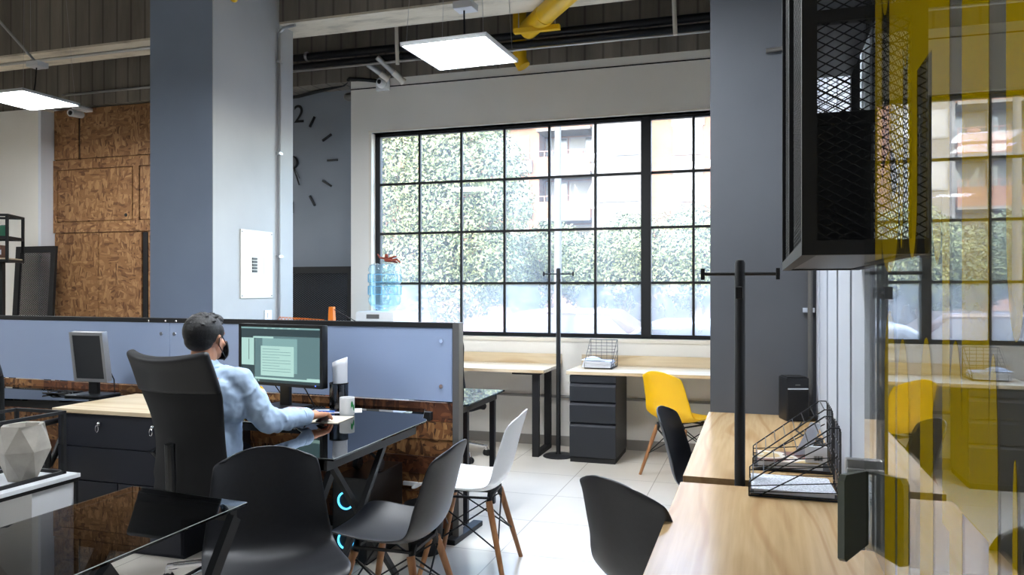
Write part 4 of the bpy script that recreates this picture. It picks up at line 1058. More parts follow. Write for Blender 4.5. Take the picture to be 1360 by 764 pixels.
# computer tower under the desk
t = thing('computer_tower', 'black computer tower with a glowing blue ring under the desk', 'computer', (-2.01, 3.77, 0), 0)
MB().bbox((-.10, -.21, .012), (.10, .21, .45), .006).build('case', M['black_plastic'], t)
for z in (.33, .125):
    MB().lathe([(.038, 0), (.046, 0), (.046, .006), (.038, .006)], 32, 0, T(-.02, -.21, z) @ Rx(PI/2), cap=False).build('ring_light', M['ring'], t)
for sx in (-.08, .08): MB().box((sx - .012, -.19, 0), (sx + .012, .19, .012)).build('foot', M['rubber'], t)
t = thing('headphones', 'dark headset with a blue glint lying on the computer tower', 'headphones', (-2.0, 3.72, .45))
MB().tube([(-.06 + .13*q/10, .02, .045 + .05*math.sin(PI*q/10)) for q in range(11)], .008, 8).build('headband', M['black_plastic'], t, smooth=True)
for s in (-.06, .07): MB().lathe([(.0, -.014), (.032, -.014), (.036, 0), (.032, .014), (.0, .014)], 18, 0, T(s, .02, .036) @ Ry(PI/2)).build('ear_cup', M['black_plastic'], t, smooth='auto')
t = thing('waste_bin', 'round black bin on the floor behind the black shell chair', 'bin', (-1.86, 4.02 - .32, 0))
t.location = (-1.72, 3.86, 0)
MB().lathe([(.0, .003), (.085, .003), (.085, 0), (.11, .26), (.114, .265), (.107, .265), (.082, .008), (.0, .008)], 28, cap=False).build('bucket', M['rubber'], t, smooth='auto')
# behind the partition: toy crane
t = thing('toy_crane', 'orange toy tower crane showing over the partition top', 'toy', (-2.74, 4.62, .75))
b = MB()
b.add([(-.035, -.03, 0), (.035, -.03, 0), (.035, .03, 0), (-.035, .03, 0), (-.016, -.015, .555), (.016, -.015, .555), (.016, .015, .555), (-.016, .015, .555)], [(0,3,2,1), (4,5,6,7), (0,1,5,4), (1,2,6,5), (2,3,7,6), (3,0,4,7)]); b.build('tower', M['orange'], t)
b = MB()
for y in (-.012, .012):
    b.bar((-.42, y, .46), (-.05, y, .445), .004, .004)
for i in range(14):
    x = -.42 + .37*i/14; z = .46 - .015*i/14; b.bar((x, -.012, z), (x + .013, 0, z + .022), .003, .003).bar((x + .013, 0, z + .022), (x + .026, .012, z), .003, .003)
b.bar((-.41, 0, .482), (-.06, 0, .467), .004, .004); b.build('jib', M['orange'], t)
MB().tube([(.01, 0, .54), (.19, 0, .455), (.36, 0, .40)], .003, 5).tube([(.02, 0, .45), (.30, 0, .452)], .003, 5).build('cables', M['dark_metal'], t)
# water dispenser
t = thing('water_dispenser', 'white water dispenser at the left end of the window', 'water dispenser', (-3.345, 6.55, 0), 0)
MB().bbox((-.2, -.17, 0), (.195, .17, 1.222), .03).build('body', M['white_plastic'], t, smooth='auto')
MB().bbox((-.08, -.174, 1.155), (.05, -.168, 1.195), .01).build('display', M['grey_metal'], t)
MB().box((-.012, -.1735, 1.108), (.008, -.170, 1.122)).build('logo', M['dark_metal'], t)
t = thing('water_bottle', 'big blue ribbed water bottle upside down on the dispenser', 'bottle', (-3.315, 6.53, 1.2225))
R_ = .152
pf = [(.03, .0), (.10, .02), (R_*.9, .055), (R_, .085), (R_, .12), (R_*.955, .128), (R_*.955, .142), (R_, .15), (R_, .235), (R_*.95, .243), (R_*.95, .257), (R_, .265), (R_, .345), (R_*.95, .352), (R_*.95, .362), (R_, .37), (R_, .395), (R_*.93, .425), (R_*.7, .44), (.0005, .436)]
MB().lathe(pf, 32).build('bottle_body', M['bottle'], t, smooth='auto')
MB().lathe([(.02, .03), (R_*.88, .06), (R_*.94, .09), (R_*.94, .30), (.001, .30)], 32).build('water', sheet_glass('water', (.88, .96, .98, 1), .04), t, smooth='auto')
b = MB()
for k_ in range(8):
    a = 2*PI*k_/8
    for z0, z1 in ((.155, .23), (.27, .34)): b.tube([((R_+.001)*math.cos(a + da), (R_+.001)*math.sin(a + da), z) for da, z in ((-.28, z0), (.28, z0), (.28, z1), (-.28, z1))], .003, 5, closed=True)
b.build('moulded_ribs', mat('rib_blue', srgb(110, 180, 215), .2), t)
t = thing('toy_figure', 'small red-brown toy figure sprawled on top of the water bottle', 'toy', (-3.27, 6.52, 1.6635), .2)
mt = mat('toy_redbrown', srgb(150, 66, 46), .5)
MB().ell((0, 0, .032), (.045, .025, .022), seg=14).ell((-.02, 0, .07), (.02, .018, .022), seg=14).cap((-.02, 0, .045), (-.08, -.01, .055), .012, .008).cap((-.08, -.01, .055), (-.10, -.01, .085), .008, .006).cap((.0, 0, .045), (.07, .0, .068), .012, .007).cap((.03, 0, .028), (.08, -.01, .038), .014, .01).cap((.08, -.01, .038), (.11, -.01, .012), .01, .008).cap((.02, .01, .025), (.07, .03, .012), .014, .009).build('figure', mt, t, smooth=True)
# shelf with small things at the left edge
t = thing('cube_shelf', 'small open black cube shelf on a post at the left edge of the photo', 'shelf', (-5.98, 4.90, 0), math.radians(30))
s_ = .02; X0, X1, Y0, Y1, Z0, Z1 = -.40, 0, 0, .33, 1.665, 2.045; zm = (Z0 + Z1)/2
b = MB()
for z in (Z0, zm, Z1):
    for x in (X0, X1): b.bar((x, Y0, z), (x, Y1, z), s_, s_)
    for y in (Y0, Y1): b.bar((X0, y, z), (X1, y, z), s_, s_)
for x in (X0, X1):
    for y in (Y0, Y1): b.bar((x, y, Z0 - .01), (x, y, Z1 + .01), s_, s_)
b.build('frame', M['black_metal'], t)
MB().bar((-.11, .15, 0.02), (-.11, .15, Z0), .06, .06).box((-.28, .0, 0), (.04, .3, .02)).build('post', M['black_metal'], t)
MB().box((X0, Y0, Z0 + .010), (X1, Y1, Z0 + .022)).build('wooden_board', M['pine_x'], t); MB().box((X0, Y0, zm + .008), (X1, Y1, zm + .016)).build('black_board', M['black_metal'], t)
SM = T(-5.98, 4.90, 0) @ Rz(math.radians(30))
for i, (x, c_, nm) in enumerate(((-.06, (60, 130, 100), 'green'), (-.15, (160, 110, 90), 'copper'), (-.25, (90, 140, 150), 'blue'))):
    p = SM @ Vector((x, .10, zm + .016))
    t2 = thing('small_can', '%s can on the upper board of the black cube shelf' % nm, 'can', p)
    MB().lathe([(.033, 0), (.035, .004), (.035, .085), (.03, .092)], 18).build('can_body', mat('can_' + nm, srgb(*c_), .4), t2, smooth='auto'); MB().lathe([(.031, .092), (.031, .096)], 18).build('lid', M['chrome'], t2)
t2 = thing('small_box', 'brown box on the lower board of the black cube shelf', 'box', SM @ Vector((-.12, .12, Z0 + .022)), math.radians(30))
MB().bbox((-.05, -.05, 0), (.05, .05, .11), .004).build('carton', mat('carton', srgb(120, 84, 66), .6), t2); MB().box((-.05, -.052, .03), (.05, -.05, .07)).build('label_band', M['white_paper'], t2)
# ================================================================== THE MAN
skin = mat('skin', srgb(196, 142, 112), .5, 0); skin.node_tree.nodes['Principled BSDF'].inputs['Subsurface Weight'].default_value = .08
shirt_m = noisy('shirt_light_blue', srgb(168, 192, 222), srgb(182, 204, 230), 5, .8, .15, .002)
trouser_m = mat('dark_trousers', srgb(34, 38, 50), .85); hair_m = noisy('black_hair', srgb(9, 8, 9), srgb(18, 15, 15), 120, .45, .6, .004, stretch=(1, 1, .25))
P_ = lambda *a: Vector(a)
pel = P_(-2.44, 3.02, .57); chest = P_(-2.44, 3.02, .93); nb = P_(-2.452, 2.995, 1.075); hd = P_(-2.455, 3.015, 1.195)
shR = P_(-2.285, 3.03, .995); shL = P_(-2.605, 3.05, .99)
elR = P_(-2.185, 3.105, .808); wrR = P_(-2.122, 3.355, .792); elL = P_(-2.76, 3.17, .80); wrL = P_(-2.64, 3.43, .792)
hipR = P_(-2.345, 3.04, .56); hipL = P_(-2.535, 3.04, .56); knR = P_(-2.31, 3.46, .55); knL = P_(-2.60, 3.46, .55); anR = P_(-2.30, 3.40, .09); anL = P_(-2.62, 3.40, .09)
man = thing('person', 'seated man in a light blue shirt at the desk, hand on a mouse', 'person', (-2.44, 3.02, 0))
off = T(2.44, -3.02, 0)
b = MB()
# torso and limbs
b.cap(pel, chest, .125, .125).cap(hipR, hipL, .09, .09).cap(chest + P_(-.07,0,0), chest + P_(.07,0,0), .115, .115)
b.cap(shR, elR, .046, .038).cap(elR, wrR, .038, .026).cap(shL, elL, .046, .038).cap(elL, wrL, .038, .026).cap(shR + P_(-.05,0,.005), shL + P_(.05,0,.005), .05, .05)
b.cap(chest + P_(0,0,.06), nb, .08, .062).cap(nb, hd + P_(0, -.012, -.06), .060, .056)
for h_, k2, a2 in ((hipR, knR, anR), (hipL, knL, anL)): b.cap(h_, k2, .078, .055).cap(k2, a2, .052, .036).cap(a2 + P_(0, .0, -.03), a2 + P_(0, .13, -.045), .036, .028)
# head: skull, face, jaw, nose, ears
b.ell(hd + P_(0, -.012, .020), (.074, .094, .090), seg=28)
b.ell(hd + P_(0, .030, -.035), (.060, .062, .072), seg=24)
b.ell(hd + P_(0, .050, -.082), (.038, .038, .026), seg=18)
b.cap(hd + P_(0, .088, .0), hd + P_(0, .104, -.030), .009, .013)
b.cap(hd + P_(-.03, .082, .018), hd + P_(.03, .082, .018), .011, .011)
b.cap(hd + P_(-.022, .088, -.060), hd + P_(.022, .088, -.060), .007, .007)
for s in (-1, 1):
    b.ell(hd + P_(s*.075, .002, -.010), (.008, .019, .032), Vector((0, 0, 1)).to_track_quat('Z', 'Y') if False else Matrix.Rotation(s*.25, 3, 'Z').to_quaternion(), seg=16)
    b.ell(hd + P_(s*.047, .060, -.028), (.018, .02, .018), seg=14)
def hand(wr, dirv, side, spread, drop=.0):
    """wr wrist, dirv forward in the horizontal plane, side +1 thumb toward +right vector"""
    d = Vector(dirv).normalized(); r = Vector((d.y, -d.x, 0)).normalized()
    pc = wr + d*.045 + P_(0, 0, .002)
    b.cap(wr, pc, .024, .024)
    for q in (-1.5, -.5, .5, 1.5): b.cap(wr + r*(q*.010) + d*.02, pc + r*(q*.019) + d*.040, .017, .0125)
    ln = {-1.5: .052, -.5: .066, .5: .072, 1.5: .064}
    for q, L in ln.items():
        qq = q * -side
        base = pc + r*(qq*.0195) + d*.042; sp = r * (qq * spread)
        k1 = base + (d + sp)*(L*.45) + P_(0, 0, .002); k2_ = k1 + (d + sp)*(L*.32) + P_(0, 0, -.009 - drop); k3 = k2_ + (d + sp)*(L*.18) + P_(0, 0, -.010 - drop)
        b.cap(base, k1, .0098, .0088, 12).cap(k1, k2_, .0088, .0082, 12).cap(k2_, k3, .0082, .0075, 12)
    tb = wr + d*.022 - r*(side*-.020)*-1 + P_(0, 0, -.006)
    t1 = tb + (d*.6 - r*side)*.036 + P_(0, 0, -.004); t2 = t1 + (d*1.0 - r*side*.25)*.028 + P_(0, 0, -.004)
    b.cap(tb, t1, .0125, .0105, 12).cap(t1, t2, .0105, .0085, 12)
hand(wrR + P_(0, .005, .002), (.10, 1, -.06), 1, .10, .004)
hand(wrL + P_(0, .005, 0), (.25, 1, 0), -1, .14)
o = MB().add(b.v, b.f, 0, off).build('body', skin, man, smooth=True)
mod(o, 'REMESH', mode='VOXEL', voxel_size=.0042, use_smooth_shade=True); mod(o, 'SMOOTH', factor=.5, iterations=3)
# hair cap
b = MB(); b.ell(hd + P_(0, -.020, .032), (.081, .100, .088), seg=30).ell(hd + P_(0, -.045, -.012), (.070, .058, .050), seg=24).ell(hd + P_(0, .045, .083), (.056, .045, .030), seg=20)
for s in (-1, 1): b.ell(hd + P_(s*.068, .012, .028), (.013, .03, .038), seg=14)
for i in range(90):
    a = random.uniform(0, 2*PI); e_ = random.uniform(.35, 1.35); c_ = hd + P_(0, -.020, .032)
    dv = Vector((.078*math.cos(a)*math.cos(e_), .097*math.sin(a)*math.cos(e_), .086*math.sin(e_)))
    b.cap(c_ + dv*.93, c_ + dv*1.045 + P_(random.uniform(-.014, .014), random.uniform(.0, .02), 0), .009, .004, 8)
o = MB().add(b.v, b.f, 0, off).build('hair', hair_m, man, smooth=True); mod(o, 'REMESH', mode='VOXEL', voxel_size=.004, use_smooth_shade=True); mod(o, 'SMOOTH', factor=.5, iterations=1)
# face mask with ear loops
b = MB()
def mk(u, v):
    a = math.radians(-72 + 144*u); z = -.02 - .085*v
    rr = .073 + .006*math.sin(PI*v)
    return hd + P_(rr*.98*math.sin(a), .038 + (rr - .008)*math.cos(a)*1.02 - .02*(v > .8)*(v-.8)*5 + .014*math.cos(a)**6*math.sin(PI*v), z)
o = MB().grid(lambda u, v: off @ mk(u, v), 18, 8).build('face_mask', M['rubber'], man, smooth=True); mod(o, 'SOLIDIFY', thickness=.003, offset=1)
b = MB()
for s in (-1, 1): b.tube([hd + P_(s*.070, .056, -.03), hd + P_(s*.082, .012, .012), hd + P_(s*.086, -.012, .0), hd + P_(s*.084, -.012, -.03), hd + P_(s*.070, .050, -.092)], .0022, 6)
MB().add(b.v, b.f, 0, off).build('mask_loops', M['rubber'], man, smooth=True)
# shirt
b = MB()
b.cap(pel + P_(0,0,.0), chest, .150, .148).cap(pel + P_(-.04,0,0), pel + P_(.04,0,0), .14, .14).cap(chest + P_(-.075,0,-.02), chest + P_(.075,0,-.02), .135, .135)
b.cap(shR + P_(-.03, 0, .005), shL + P_(.03, 0, .005), .068, .068).cap(shR, elR, .070, .058).cap(elR, wrR + (elR - wrR)*.06, .058, .040).cap(shL, elL, .070, .058).cap(elL, wrL + (elL - wrL)*.06, .058, .040)
b.cap(chest + P_(0, 0, .04), nb + P_(0, 0, -.03), .10, .078)
# folds round the elbow and sleeve
rr = random.Random(11)
for A, B_, r0, r1 in ((shR, elR, .068, .058), (elR, wrR, .056, .042), (shL, elL, .068, .058), (elL, wrL, .056, .042)):
    ax = (B_ - A).normalized()
    for i in range(7):
        f_ = .1 + .8*i/7 + rr.uniform(-.04, .04); c_ = A.lerp(B_, f_); r_ = r0 + (r1 - r0)*f_
        n1 = ax.cross(P_(rr.uniform(-1, 1), rr.uniform(-1, 1), rr.uniform(-1, 1))).normalized(); n2 = ax.cross(n1)
        a0 = rr.uniform(0, 6.28)
        pts = [c_ + (n1*math.cos(a0 + q*.35) + n2*math.sin(a0 + q*.35))*(r_ - .003) + ax*(.012*q*rr.uniform(.3, 1)) for q in range(6)]
        b.tube(pts, .011, 8)
o = MB().add(b.v, b.f, 0, off).build('shirt', shirt_m, man, smooth=True); mod(o, 'REMESH', mode='VOXEL', voxel_size=.0075, use_smooth_shade=True); mod(o, 'SMOOTH', factor=.6, iterations=2)
dx = D.textures.new('cloth_folds', 'CLOUDS'); dx.noise_scale = .075; mod(o, 'DISPLACE', texture=dx, strength=.022, mid_level=.5)
b = MB(); b.tube([nb + P_(.068*math.cos(a), .066*math.sin(a), -.012 + (.0 if math.sin(a) < .6 else -.02)) for a in [2*PI*q/20 for q in range(20)]], .013, 8, closed=True)
MB().add(b.v, b.f, 0, off).build('collar', shirt_m, man, smooth=True)
b = MB()
for w_, e2 in ((wrR, elR), (wrL, elL)):
    ax = (e2 - w_).normalized(); b.tube([w_ + ax*.008, w_ + ax*.05], .041, 20, r2=.043)
o = MB().add(b.v, b.f, 0, off).build('cuffs', shirt_m, man, smooth='auto')
b = MB()
for h_, k2, a2 in ((hipR, knR, anR), (hipL, knL, anL)): b.cap(h_, k2, .092, .072).cap(k2, a2 + P_(0,0,.04), .070, .055)
b.cap(hipR, hipL, .10, .10).ell(pel + P_(0,0,-.01), (.165, .13, .075), seg=24)
o = MB().add(b.v, b.f, 0, off).build('trousers', trouser_m, man, smooth=True); mod(o, 'REMESH', mode='VOXEL', voxel_size=.009, use_smooth_shade=True); mod(o, 'SMOOTH', factor=.5, iterations=3)
for a2 in (anR, anL):
    b = MB(); b.cap(a2 + P_(0, -.02, -.035), a2 + P_(0, .14, -.05), .048, .038).box((a2.x - .045, a2.y - .06, 0), (a2.x + .045, a2.y + .17, .02))
    o = MB().add(b.v, b.f, 0, off).build('shoe', M['rubber'], man, smooth=True); mod(o, 'REMESH', mode='VOXEL', voxel_size=.006, use_smooth_shade=True)
# ================================================================== OUTSIDE THE WINDOW
G0 = -.45
o = MB().box((-60, 7.45, G0 - .1), (50, 90, G0)).build('street_ground', mat('asphalt', srgb(110, 108, 105), .9)); struct(o, 'grey street and pavement outside the window')
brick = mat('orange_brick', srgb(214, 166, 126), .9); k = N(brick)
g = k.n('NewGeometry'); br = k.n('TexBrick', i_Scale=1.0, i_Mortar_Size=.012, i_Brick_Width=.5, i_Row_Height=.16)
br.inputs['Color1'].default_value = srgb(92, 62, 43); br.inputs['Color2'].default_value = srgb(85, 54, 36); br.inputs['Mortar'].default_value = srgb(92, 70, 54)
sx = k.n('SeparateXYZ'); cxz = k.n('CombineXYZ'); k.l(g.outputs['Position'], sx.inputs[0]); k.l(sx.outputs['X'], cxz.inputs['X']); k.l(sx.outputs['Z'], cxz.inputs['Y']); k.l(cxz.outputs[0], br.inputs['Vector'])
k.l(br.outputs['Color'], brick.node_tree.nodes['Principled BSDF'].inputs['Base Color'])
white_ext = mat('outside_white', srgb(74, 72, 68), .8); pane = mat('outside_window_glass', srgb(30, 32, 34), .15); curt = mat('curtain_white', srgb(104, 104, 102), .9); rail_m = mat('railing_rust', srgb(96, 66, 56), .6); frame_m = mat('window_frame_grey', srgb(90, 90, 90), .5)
yb = 43.0
bd = thing('apartment_building', 'peach brick apartment block with balconies across the street', 'building', (0, 0, 0))
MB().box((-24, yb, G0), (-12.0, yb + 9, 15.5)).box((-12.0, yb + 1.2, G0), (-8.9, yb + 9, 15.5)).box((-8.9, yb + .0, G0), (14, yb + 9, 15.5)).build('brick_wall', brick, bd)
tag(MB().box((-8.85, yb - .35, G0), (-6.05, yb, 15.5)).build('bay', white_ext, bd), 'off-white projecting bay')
rows = [12.85, 10.3, 7.75, 5.2, 2.65]
def window(x0, x1, z0, z1, y, style=0, nm='window'):
    f = MB().box((x0, y - .06, z0), (x1, y, z1)).build(nm, frame_m, bd)
    MB().box((x0 + .06, y - .075, z0 + .06), (x1 - .06, y - .06, z1 - .06)).build('pane', pane, f)
    w = x1 - x0; b = MB()
    if style == 0: b.box((x0 + .08, y - .09, z0 + .07), (x0 + w*.42, y - .076, z1 - .07)).box((x1 - w*.28, y - .09, z0 + .07), (x1 - .08, y - .076, z1 - .07))
    elif style == 1:                    # tied curtain, wide at the top, narrow at the waist
        c_ = x0 + w*.55; a_ = w*.36
        b.add([(c_ - a_, y - .08, z1 - .07), (c_ + a_, y - .08, z1 - .07), (c_ + .10, y - .08, z0 + (z1-z0)*.35), (c_ + .16, y - .08, z0 + .07), (c_ - .16, y - .08, z0 + .07), (c_ - .10, y - .08, z0 + (z1-z0)*.35),
               (c_ - a_, y - .1, z1 - .07), (c_ + a_, y - .1, z1 - .07), (c_ + .10, y - .1, z0 + (z1-z0)*.35), (c_ + .16, y - .1, z0 + .07), (c_ - .16, y - .1, z0 + .07), (c_ - .10, y - .1, z0 + (z1-z0)*.35)], [(5,4,3,2), (5,2,1,0), (8,9,10,11), (6,7,8,11), (0,1,7,6), (2,3,9,8), (4,5,11,10)])
        b.box((x0 + .08, y - .09, z0 + .07), (x0 + w*.2, y - .076, z1 - .07))
    else: b.box((x0 + .08, y - .09, z0 + .07), (x1 - w*.35, y - .076, z1 - .07))
    b.build('curtain', curt, f)
    MB().box((x0 + w*.48, y - .095, z0 + .05), (x0 + w*.5, y - .076, z1 - .05)).build('glazing_bar', frame_m, f)
    return f
for i, zt in enumerate(rows):
    # left wing
    window(-15.2, -12.6, zt - 1.35, zt, yb, 2 if i % 2 else 0); window(-19.5, -17.2, zt - 1.35, zt, yb, 0)
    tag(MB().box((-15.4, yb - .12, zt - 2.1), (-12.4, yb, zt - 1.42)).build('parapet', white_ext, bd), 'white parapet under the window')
    MB().box((-15.4, yb - .5, zt - 1.1), (-12.3, yb - .46, zt - 1.06)).box((-15.4, yb - .5, zt - 1.4), (-15.36, yb - .0, zt - 1.06)).build('railing', rail_m, bd)
    # balcony bay
    window(-11.9, -10.6, zt - 1.5, zt, yb + 1.2, 2); window(-10.5, -9.0, zt - 1.5, zt, yb + 1.2, 1 if i != 1 else 2)
    MB().box((-12.0, yb - .6, zt - 2.45), (-8.9, yb + 1.2, zt - 2.3)).build('balcony_slab', white_ext, bd)
    MB().box((-12.0, yb - .6, zt - 2.3), (-8.9, yb - .45, zt - 1.35)).build('balcony_parapet', brick, bd)
    b = MB().box((-12.0, yb - .55, zt - 1.05), (-8.9, yb - .51, zt - 1.01))
    for q in range(8): b.box((-12.0 + 3.05*q/7, yb - .55, zt - 1.36), (-11.96 + 3.05*q/7, yb - .51, zt - 1.03))
    b.build('railing', rail_m, bd)
    window(-8.5, -6.25, zt - 1.45, zt - .05, yb - .35, 0 if i % 2 else 2)
    window(-4.4, -2.85, zt - 1.55, zt + .0, yb, 1 if i % 2 == 0 else 2)
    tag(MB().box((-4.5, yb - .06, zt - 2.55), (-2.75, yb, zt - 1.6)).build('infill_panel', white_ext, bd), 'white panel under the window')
    window(-.8, 1.3, zt - 1.5, zt, yb, 0); window(3.5, 5.5, zt - 1.5, zt, yb, 2)
    f = MB().ell((-9.6, yb - .48, zt - 1.22), (.35, .18, .16), seg=10).build('planter_flowers', rail_m, bd) if i in (0, 1) else None
# trees: every crown is a mass of single leaves round a branching trunk
leafA = mat('leaves_light', srgb(94, 102, 62), .6); leafB = mat('leaves_dark', srgb(70, 80, 50), .6); bark = mat('bark', srgb(120, 104, 88), .9)
def tree(name, label, blobs, trunk, n, size, group=None, cat='tree', seed=1):
    rr = random.Random(seed)
    base = Vector(trunk)
    t = thing(name, label, cat, tuple(base), 0, group)
    vs = []; fs = []; mi = []
    tot = sum(r*r for _, r in blobs)
    for c, r in blobs:
        c = Vector(c) - base
        for _ in range(int(n * r*r / tot)):
            d = Vector((rr.gauss(0,1), rr.gauss(0,1), rr.gauss(0,1))).normalized()
            f_ = rr.random() ** .35
            wob = 1 + .22*noise.noise(d*2.3 + c)
            p = c + Vector((d.x, d.y, d.z*.9)) * (r*wob*(.45 + .55*f_))
            nrm = (d + Vector((rr.uniform(-.8,.8), rr.uniform(-.8,.8), rr.uniform(-.3,.9)))).normalized()
            a = nrm.orthogonal().normalized(); a.rotate(Matrix.Rotation(rr.uniform(0, 6.28), 3, nrm)); b_ = nrm.cross(a)
            s = size * rr.uniform(.6, 1.3); o_ = len(vs)
            vs += [p - a*s, p - b_*s*.45 + nrm*s*.1, p + a*s, p + b_*s*.45 + nrm*s*.1]; fs.append((o_, o_+1, o_+2, o_+3)); mi.append(0 if rr.random() < .62 else 1)
    me = D.meshes.new('foliage'); me.from_pydata([tuple(v) for v in vs], [], fs); me.materials.append(leafA); me.materials.append(leafB)
    me.polygons.foreach_set('material_index', mi); me.update()
    o = D.objects.new('foliage', me); COL.objects.link(o); o.parent = t
    b = MB(); top = sum((Vector(c) for c, r in blobs), Vector()) / len(blobs) - base
    b.tube([(0,0,0), top*.4, top*.8], .16, 8, r2=.08)
    for c, r in blobs: b.tube([top*.45, (Vector(c) - base)*.9], .06, 6, r2=.02)
    b.build('trunk', bark, t, smooth=True)
    return t
def bl(lst, Y): return [(tuple(atY(x, y, Y)), r) for x, y, r in lst]
tree('street_tree', 'big tree filling the left third of the window', bl([(545,215,1.1),(600,200,1.2),(520,290,1.2),(585,270,1.3),(640,230,1.0),(665,270,.8),(560,340,1.2),(620,320,1.1),(520,380,1.0),(600,380,1.0),(650,350,.8),(560,160,1.0),(620,165,.9),(505,170,1.1),(460,250,1.3),(450,340,1.2)], 16), atY(575, 500, 16).to_tuple()[:2] + (G0,), 75000, .047, None, seed=2)
hed = [('street_tree', 'low leafy tree by the middle bars of the window', [(690,350,.9),(730,335,.9),(660,370,.8),(760,360,.8),(700,390,.7)], 19, 3), ('street_tree', 'round leafy tree left of the thick mullion', [(800,345,.9),(835,325,.9),(820,375,.8),(780,380,.7),(850,360,.8)], 19.5, 4), ('street_tree', 'leafy tree right of the thick mullion, beside the grey column', [(885,330,1.0),(930,325,1.1),(905,370,.9),(950,370,.9),(980,330,1.1)], 19, 5)]
for nm, lb, sp, Y, sd in hed: tree(nm, lb, bl(sp, Y), atY(sp[0][0] + 40, 500, Y).to_tuple()[:2] + (G0,), 22000, .045, seed=sd)
# garden wall
o = MB(); o.box((-12, 21.5, G0), (6, 21.7, .9)); gw = o.build('garden_wall', mat('garden_wall_pink', srgb(110, 84, 78), .9)); tag(gw, 'low pinkish garden wall behind the parked cars', 'wall')
for i, (x0, w_) in enumerate(((-6.1, 1.6), (-3.6, 1.7))):
    pass
t = thing('garden_gate', 'pale garage door in the garden wall between the trees', 'gate', (-2.8, 21.45, G0)); MB().box((-1.2, -.03, 0), (1.2, .03, 1.6)).build('door_leaf', white_ext, t); MB().box((-1.3, -.05, 0), (-1.2, .05, 1.7)).box((1.2, -.05, 0), (1.3, .05, 1.7)).box((-1.3, -.05, 1.6), (1.3, .05, 1.7)).build('frame', rail_m, t)
# lamp post
lp = atY(741, 400, 14)
t = thing('lamp_post', 'tall white lamp post seen through the middle of the window', 'lamp post', (lp.x, 14, G0)); MB().lathe([(.09, 0), (.09, .4), (.075, .42), (.05, 7.5)], 16).build('post', white_ext, t, smooth='auto'); MB().tube([(0,0,7.4), (.3,0,7.8), (1.0,0,7.9)], .04, 8).bbox((.9,-.12,7.84), (1.5,.12,7.95), .03).build('lamp_arm', white_ext, t)
# parked cars
def car(label, x, y, rz, paint, L=4.2, W=1.72, H=1.5, van=False):
    t = thing('parked_car', label, 'car', (x, y, G0), rz)
    p = [(-L/2, .35), (-L/2 + .05, .72), (-L/2 + .35, .92), (-L/2 + .75, .98), (-L/2 + 1.35, H - .06), (-L/2 + 1.8, H), (L/2 - 1.0, H - .02), (L/2 - .35, 1.02), (L/2 - .05, .92), (L/2, .5), (L/2 - .05, .25), (-L/2 + .1, .22)]
    n = len(p); vs = []
    for s in (-1, 1):
        for x_, z_ in p:
            inset = .0 if z_ < 1.0 else .14; vs.append((x_, s*(W/2 - inset), z_))
    # order: left side reversed
    fs = [tuple(range(n)), tuple(range(2*n - 1, n - 1, -1))] + [(i, n + i, n + (i+1) % n, (i+1) % n) for i in range(n)]
    o = MB().add(vs, fs).build('bodywork', paint, t); mod(o, 'BEVEL', width=.06, segments=3, limit_method='ANGLE', angle_limit=math.radians(25))
    gm = M['black_plastic']
    for s in (-1, 1):
        MB().add([(-L/2 + .95, s*(W/2 - .02), 1.0), (L/2 - .6, s*(W/2 - .02), 1.0), (L/2 - 1.05, s*(W/2 - .12), H - .12), (-L/2 + 1.45, s*(W/2 - .12), H - .12), (-L/2 + .95, s*(W/2 - .06), 1.0), (L/2 - .6, s*(W/2 - .06), 1.0), (L/2 - 1.05, s*(W/2 - .16), H - .12), (-L/2 + 1.45, s*(W/2 - .16), H - .12)], [(0,1,2,3), (7,6,5,4), (0,4,5,1), (3,2,6,7), (1,5,6,2), (0,3,7,4)]).build('side_window', gm, t)
        for xx in (-L/2 + .8, L/2 - .75):
            w_ = MB().lathe([(.0, -.1), (.28, -.1), (.32, -.06), (.32, .06), (.28, .1), (.0, .1)], 24, 0, T(xx, s*(W/2 - .08), .32) @ Rx(PI/2)).build('wheel', M['rubber'], t, smooth='auto')
    MB().add([(-L/2 + .83, -W/2 + .2, 1.04), (-L/2 + .83, W/2 - .2, 1.04), (-L/2 + 1.33, W/2 - .25, H - .1), (-L/2 + 1.33, -W/2 + .25, H - .1), (-L/2 + .86, -W/2 + .2, 1.0), (-L/2 + .86, W/2 - .2, 1.0), (-L/2 + 1.38, W/2 - .25, H - .14), (-L/2 + 1.38, -W/2 + .25, H - .14)], [(0,1,2,3), (7,6,5,4), (0,4,5,1), (3,2,6,7), (1,5,6,2), (0,3,7,4)]).build('windscreen', gm, t)
    return t
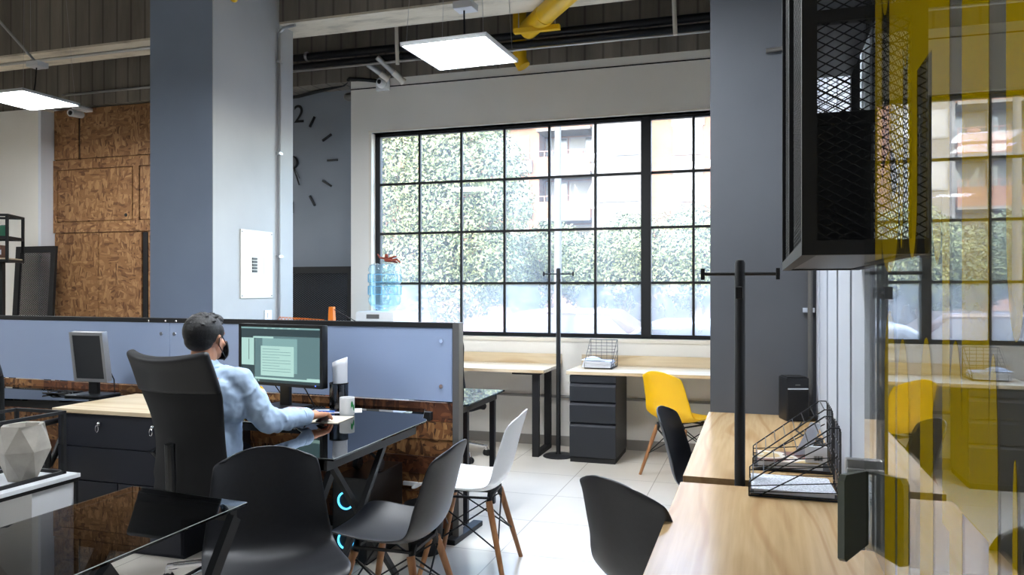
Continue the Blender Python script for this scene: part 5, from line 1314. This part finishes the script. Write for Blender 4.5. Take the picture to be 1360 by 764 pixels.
car('dark beige parked car behind the frosted panes left of the coat rack', -3.75, 15.2, .0, mat('paint_beige', srgb(70, 58, 52), .3))
car('pale parked car at the right end of the window', -.2, 11.2, PI, mat('paint_silver', srgb(110, 116, 122), .3), 4.4, 1.75, 1.46)

# ================================================================== LIGHT AND CAMERA
sc = bpy.context.scene
w = D.worlds.new('sky'); sc.world = w; w.use_nodes = True; nt = w.node_tree
sky = nt.nodes.new('ShaderNodeTexSky'); sky.sky_type = 'NISHITA'; sky.sun_disc = False; sky.sun_elevation = math.radians(52); sky.sun_rotation = math.radians(200); sky.air_density = 1.2; sky.dust_density = 2.5
bg = nt.nodes['Background']; nt.links.new(sky.outputs[0], bg.inputs[0]); bg.inputs[1].default_value = 1.0
s = D.lights.new('sun', 'SUN'); s.energy = .5; s.angle = math.radians(1.5); s.color = (1, .96, .9)
so = D.objects.new('sun', s); COL.objects.link(so); so.rotation_euler = Vector((.35, 1, -1.25)).to_track_quat('-Z', 'Y').to_euler(); so.location = (0, -10, 20)
pl = D.lights.new('window_portal', 'AREA'); pl.shape = 'RECTANGLE'; pl.size = 3.7; pl.size_y = 2.0; pl.cycles.is_portal = True
po = D.objects.new('window_portal', pl); COL.objects.link(po); po.location = (-1.75, YW + .3, 1.98); po.rotation_euler = (-PI/2, 0, 0)
cam = D.cameras.new('camera'); co = D.objects.new('camera', cam); COL.objects.link(co); sc.camera = co
cam.sensor_width = 36; cam.lens = F / 1360 * 36; cam.shift_y = (HZ - 382) / 1360; cam.clip_start = .02; cam.clip_end = 300
co.location = (0, 0, HC); co.rotation_euler = (PI/2, 0, TH)
vs_ = sc.view_settings; vs_.view_transform = 'Standard'; vs_.look = 'None'; vs_.gamma = 1; vs_.use_curve_mapping = False; vs_.exposure = 2.12
sc.cycles.max_bounces = 12; sc.cycles.diffuse_bounces = 6; sc.cycles.glossy_bounces = 6; sc.cycles.transparent_max_bounces = 24; sc.cycles.sample_clamp_indirect = 8
sc.cycles.use_denoising = True
